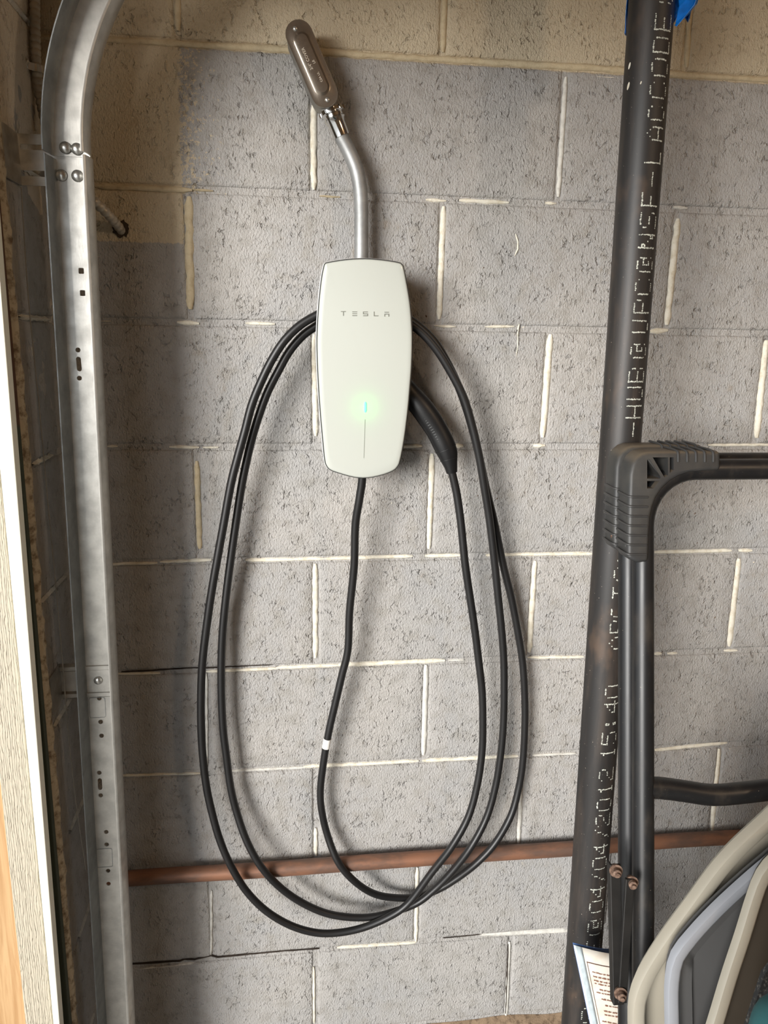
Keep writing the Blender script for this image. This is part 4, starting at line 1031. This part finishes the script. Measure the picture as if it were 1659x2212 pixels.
bar3(at(1362, 1900, yb_(1900) - .004), at(1345, 2168, yb_(2168) - .001), .0125, .003, 'brace_bar', .005)
for px, py in ((1327, 1882), (1361, 1907), (1337, 2148)):
    q = at(px, py, yb_(py) - .003); axv = Vector((-.18, -.95, .12)).normalized(); bm = bmesh.new()
    lathe(bm, [(-.014, .004), (-.004, .0085), (-.0015, .009), (-.0015, .0058), (.006, .0056), (.0068, .0045), (.0068, .003), (.010, .0028), (.0105, 0)], q + Vector((.003, 0, -.001)), axv, 6 if False else 14)
    obj('bolt', bm, M_RUST, stand, True, 40)

# ------------------------------------------------------------------ booklet
TL = at(1239, 2041, -.300); BL = at(1275, 2212, -.318); dn = (BL - TL); HB = .275
dn = dn.normalized(); wd = (at(1320, 2056, -.285) - TL).normalized(); WB = .125
book = empty('booklet', TL + dn * HB, 'open cream printed booklet with ruled border and blue cover, tucked behind the brace', 'booklet')
nrm = wd.cross(dn); nrm = -nrm if nrm.y > 0 else nrm
def pg(u, v, o=0.0): # u across, v down, bowed towards the room
    return TL + wd * (u * WB) + dn * (v * HB) + nrm * (.010 * math.sin(math.pi * min(1, u * 1.1)) * (1 - .3 * v) + o)
def sheet(name, u0, u1, v0, v1, o, mat, par, nu=14, nv=14, thick=.0004):
    bm = bmesh.new(); G = [[bm.verts.new(pg(u0 + (u1 - u0) * i / nu, v0 + (v1 - v0) * j / nv, o)) for j in range(nv + 1)] for i in range(nu + 1)]
    for i in range(nu):
        for j in range(nv): bm.faces.new((G[i][j], G[i + 1][j], G[i + 1][j + 1], G[i][j + 1]))
    ob = obj(name, bm, mat, par, True); m = ob.modifiers.new('thick', 'SOLIDIFY'); m.thickness = thick; m.offset = 0
    return ob
page = sheet('page', 0, 1, 0, 1, 0, M_PAPER, book)
sheet('margin', 0, .12, .0, 1, .0004, M_CYAN, page, 3, 14, .0001)
sheet('rule_line', .145, .153, .09, .99, .0008, M_RULE, page, 1, 20, .0001); sheet('rule_line', .145, .99, .09, .096, .0008, M_RULE, page, 16, 1, .0001)
rl = random.Random(4)
for i, v in enumerate((.15, .178, .205, .225, .262, .285, .325, .365, .405, .43, .48, .505, .535, .61, .76, .83, .90)):
    u = .20 + rl.choice((0, .0, .06, .1)); bm = bmesh.new()
    while u < .97:
        ln = rl.uniform(.03, .10)
        k = 5; top_ = []
        for j in range(k + 1):
            uu = u + ln * j / k; top_.append((bm.verts.new(pg(uu, v + rl.uniform(-.0035, .001), .0009)), bm.verts.new(pg(uu, v + .005 + rl.uniform(-.001, .0035), .0009))))
        for a, b in zip(top_, top_[1:]): bm.faces.new((a[0], b[0], b[1], a[1]))
        u += ln + rl.uniform(.008, .02)
    obj('print_line', bm, M_INK, page)
# cover behind, opened a little at the top
bm = bmesh.new(); G = [[bm.verts.new(pg(u / 10, -.012 + v / 8 * 1.01, -.0015 - .016 * (u / 10) ** 1 * (1 - v / 8) ** .8)) for v in range(9)] for u in range(11)]
for i in range(10):
    for j in range(8): bm.faces.new((G[i][j], G[i + 1][j], G[i + 1][j + 1], G[i][j + 1]))
o = obj('cover', bm, M_COVERB, book, True); m = o.modifiers.new('thick', 'SOLIDIFY'); m.thickness = .0008

# ------------------------------------------------------------------ moulded plastic panels leaning in the corner of the view
def rim_panel(name, label, pts, Y0, lean, w, depth, m_rim, m_panel, close, recess, label_step=True):
    def yy(py): return Y0 - (py - 1950) * lean
    P = [at(x, y, yy(y)) for x, y in pts]
    P = catmull(P, .012)
    last = P[-1]; d_ = (P[-1] - P[-4]).normalized(); hit = last + d_ * ((last.z - w * .6) / max(-d_.z, .2)); hit.z = w * .52
    # closing side, out of view: right edge down to the floor
    a = P[0]; r1_ = a + Vector((close, 0, -.02)); r2_ = Vector((a.x + close + .03, hit.y, w * .52))
    loop = P + catmull([last, hit], .05)[1:]
    loop2 = catmull([hit, hit.lerp(r2_, .5), r2_], .05)[1:] + catmull([r2_, r1_], .05)[1:] + catmull([r1_, a], .05)[1:-1]
    loop = [Vector(q) for q in loop + loop2]
    o0 = empty(name, hit, label, 'plastic tray', 'moulded plastic trays stacked on edge at the lower right')
    n = len(loop); bm = bmesh.new(); rings = []
    cen = sum(loop, Vector()) / n
    prof = [(-w / 2, depth * .5), (-w / 2, -depth * .22), (-w * .42, -depth * .42), (-w * .2, -depth * .5), (w * .25, -depth * .5), (w * .42, -depth * .42), (w / 2, -depth * .2), (w / 2, depth * .5)]
    for i in range(n):
        t = (loop[(i + 1) % n] - loop[i - 1]).normalized(); q = t.cross(Vector((0, 1, 0))).normalized()
        if q.dot(loop[i] - cen) < 0: q = -q
        rings.append([bm.verts.new(loop[i] - q * u + Vector((0, v, 0))) for u, v in prof])
    for i in range(n):
        A, B = rings[i], rings[(i + 1) % n]
        for j in range(len(prof)): bm.faces.new((A[j], A[(j + 1) % len(prof)], B[(j + 1) % len(prof)], B[j]))
    obj('rim', bm, m_rim, o0, True, 45)
    bm = bmesh.new(); f = [bm.verts.new(p + Vector((0, recess, 0))) for p in loop]; k = [bm.verts.new(p + Vector((0, recess + .003, 0))) for p in loop]
    tris = tessellate_polygon([[Vector((p.x, p.z, 0)) for p in loop]])
    for t in tris: bm.faces.new([f[i] for i in t]); bm.faces.new([k[i] for i in t])
    for i in range(n): bm.faces.new((f[i], f[(i + 1) % n], k[(i + 1) % n], k[i]))
    pn = obj('panel', bm, m_panel, o0)
    # raised step that follows the rim inside
    if label_step:
        bm = bmesh.new(); rr = []
        for i in range(len(P) + 6):
            t = (loop[(i + 1) % n] - loop[i - 1]).normalized(); q = t.cross(Vector((0, 1, 0))).normalized()
            if q.dot(loop[i] - cen) < 0: q = -q
            rr.append([bm.verts.new(loop[i] - q * (w * u) + Vector((0, v, 0))) for u, v in ((.95, recess), (1.10, recess - .006), (2.1, recess - .007), (2.35, recess))])
        for A, B in zip(rr, rr[1:]):
            for j in range(3): bm.faces.new((A[j], A[j + 1], B[j + 1], B[j]))
        obj('moulded_step', bm, m_panel, pn, True, 60)
    return o0
def sh(L, d): return [(x + d, y) for x, y in L]
rim_panel('moulded_tray', 'beige plastic tray with thick bent rim, nearest the black folding stand', sh([(1860, 1610), (1760, 1675), (1659, 1768), (1564, 1860), (1491, 1957), (1426, 2048), (1386, 2116), (1372, 2160), (1370, 2212), (1373, 2290)], 6), -.505, .00015, .0185, .016, M_PTAN, M_PTAN, .30, .016, False)
rim_panel('moulded_tray', 'blue-grey plastic tray with bent rim and dark grey face, between the two beige ones', sh([(1840, 1725), (1740, 1795), (1659, 1864), (1621, 1896), (1545, 1966), (1491, 2024), (1460, 2066), (1449, 2115), (1448.5, 2212), (1450, 2290)], 4), -.538, .00015, .0150, .012, M_PGREY, M_PDARK, .30, .016)
rim_panel('moulded_tray', 'beige plastic tray with straight slanted rim and brown face, rightmost of the three', sh([(1840, 1765), (1740, 1815), (1675, 1855), (1645, 1892), (1627, 1938), (1602, 2019), (1573, 2107), (1541.5, 2212), (1517, 2290)], 4), -.568, .00015, .0160, .012, M_PTAN, M_PBROWN, .26, .012, False)
# speckled mat and teal bundle in the very corner
bm = bmesh.new(); qs = [at(1651, 2106, -.672), at(1705, 2040, -.672), at(1705, 2230, -.672), at(1611, 2230, -.672)]
lowl, lowr = qs[3].copy(), qs[2].copy(); lowl.z = lowr.z = 0.0; qs[3:3] = []
pl = [qs[0], qs[1], Vector((qs[1].x + .04, qs[1].y - .24, 0.0)), Vector((qs[3].x - .03, qs[3].y - .24, 0.0)), qs[3]]
v = [bm.verts.new(p) for p in pl]; k = [bm.verts.new(p + Vector((0, .006, 0))) for p in pl]; bm.faces.new(v); bm.faces.new(k[::-1])
for i in range(5): bm.faces.new((v[i], v[(i + 1) % 5], k[(i + 1) % 5], k[i]))
tag(obj('rubber_mat', bm, M_SPECK), 'black speckled rubber mat on edge beside the brown panel, lower right', 'mat')
c0 = at(1612, 2216, -.95); zt_ = at(1659, 2150, -.95).z
bm = bmesh.new(); add_box(bm, (c0.x, -1.045, 0), (c0.x + .26, -.935, zt_), .03, 5)
bmesh.ops.subdivide_edges(bm, edges=[e for e in bm.edges if e.calc_length() > .05], cuts=5, use_grid_fill=True)
for v in bm.verts:
    if v.co.z > .01: v.co += Vector((1, .6, .5)) * (.006 * noise.noise(v.co * 9))
bag = empty('fabric_bag', (c0.x + .13, -.99, 0), 'teal fabric bag peeking into the bottom right corner', 'bag')
obj('body', bm, M_TEAL, bag, True)
for yy_ in (-1.015, -.965):
    hp_ = [Vector((c0.x + .08, yy_, zt_ - .02)), Vector((c0.x + .10, yy_, zt_ + .03)), Vector((c0.x + .15, yy_, zt_ + .045)), Vector((c0.x + .20, yy_, zt_ + .03)), Vector((c0.x + .22, yy_, zt_ - .02))]
    bm = bmesh.new(); sweep(bm, catmull(hp_, .01), [(-.001, -.012), (.001, -.012), (.001, .012), (-.001, .012)], up=Vector((0, 0, 1)))
    obj('strap', bm, M_TEAL, bag)
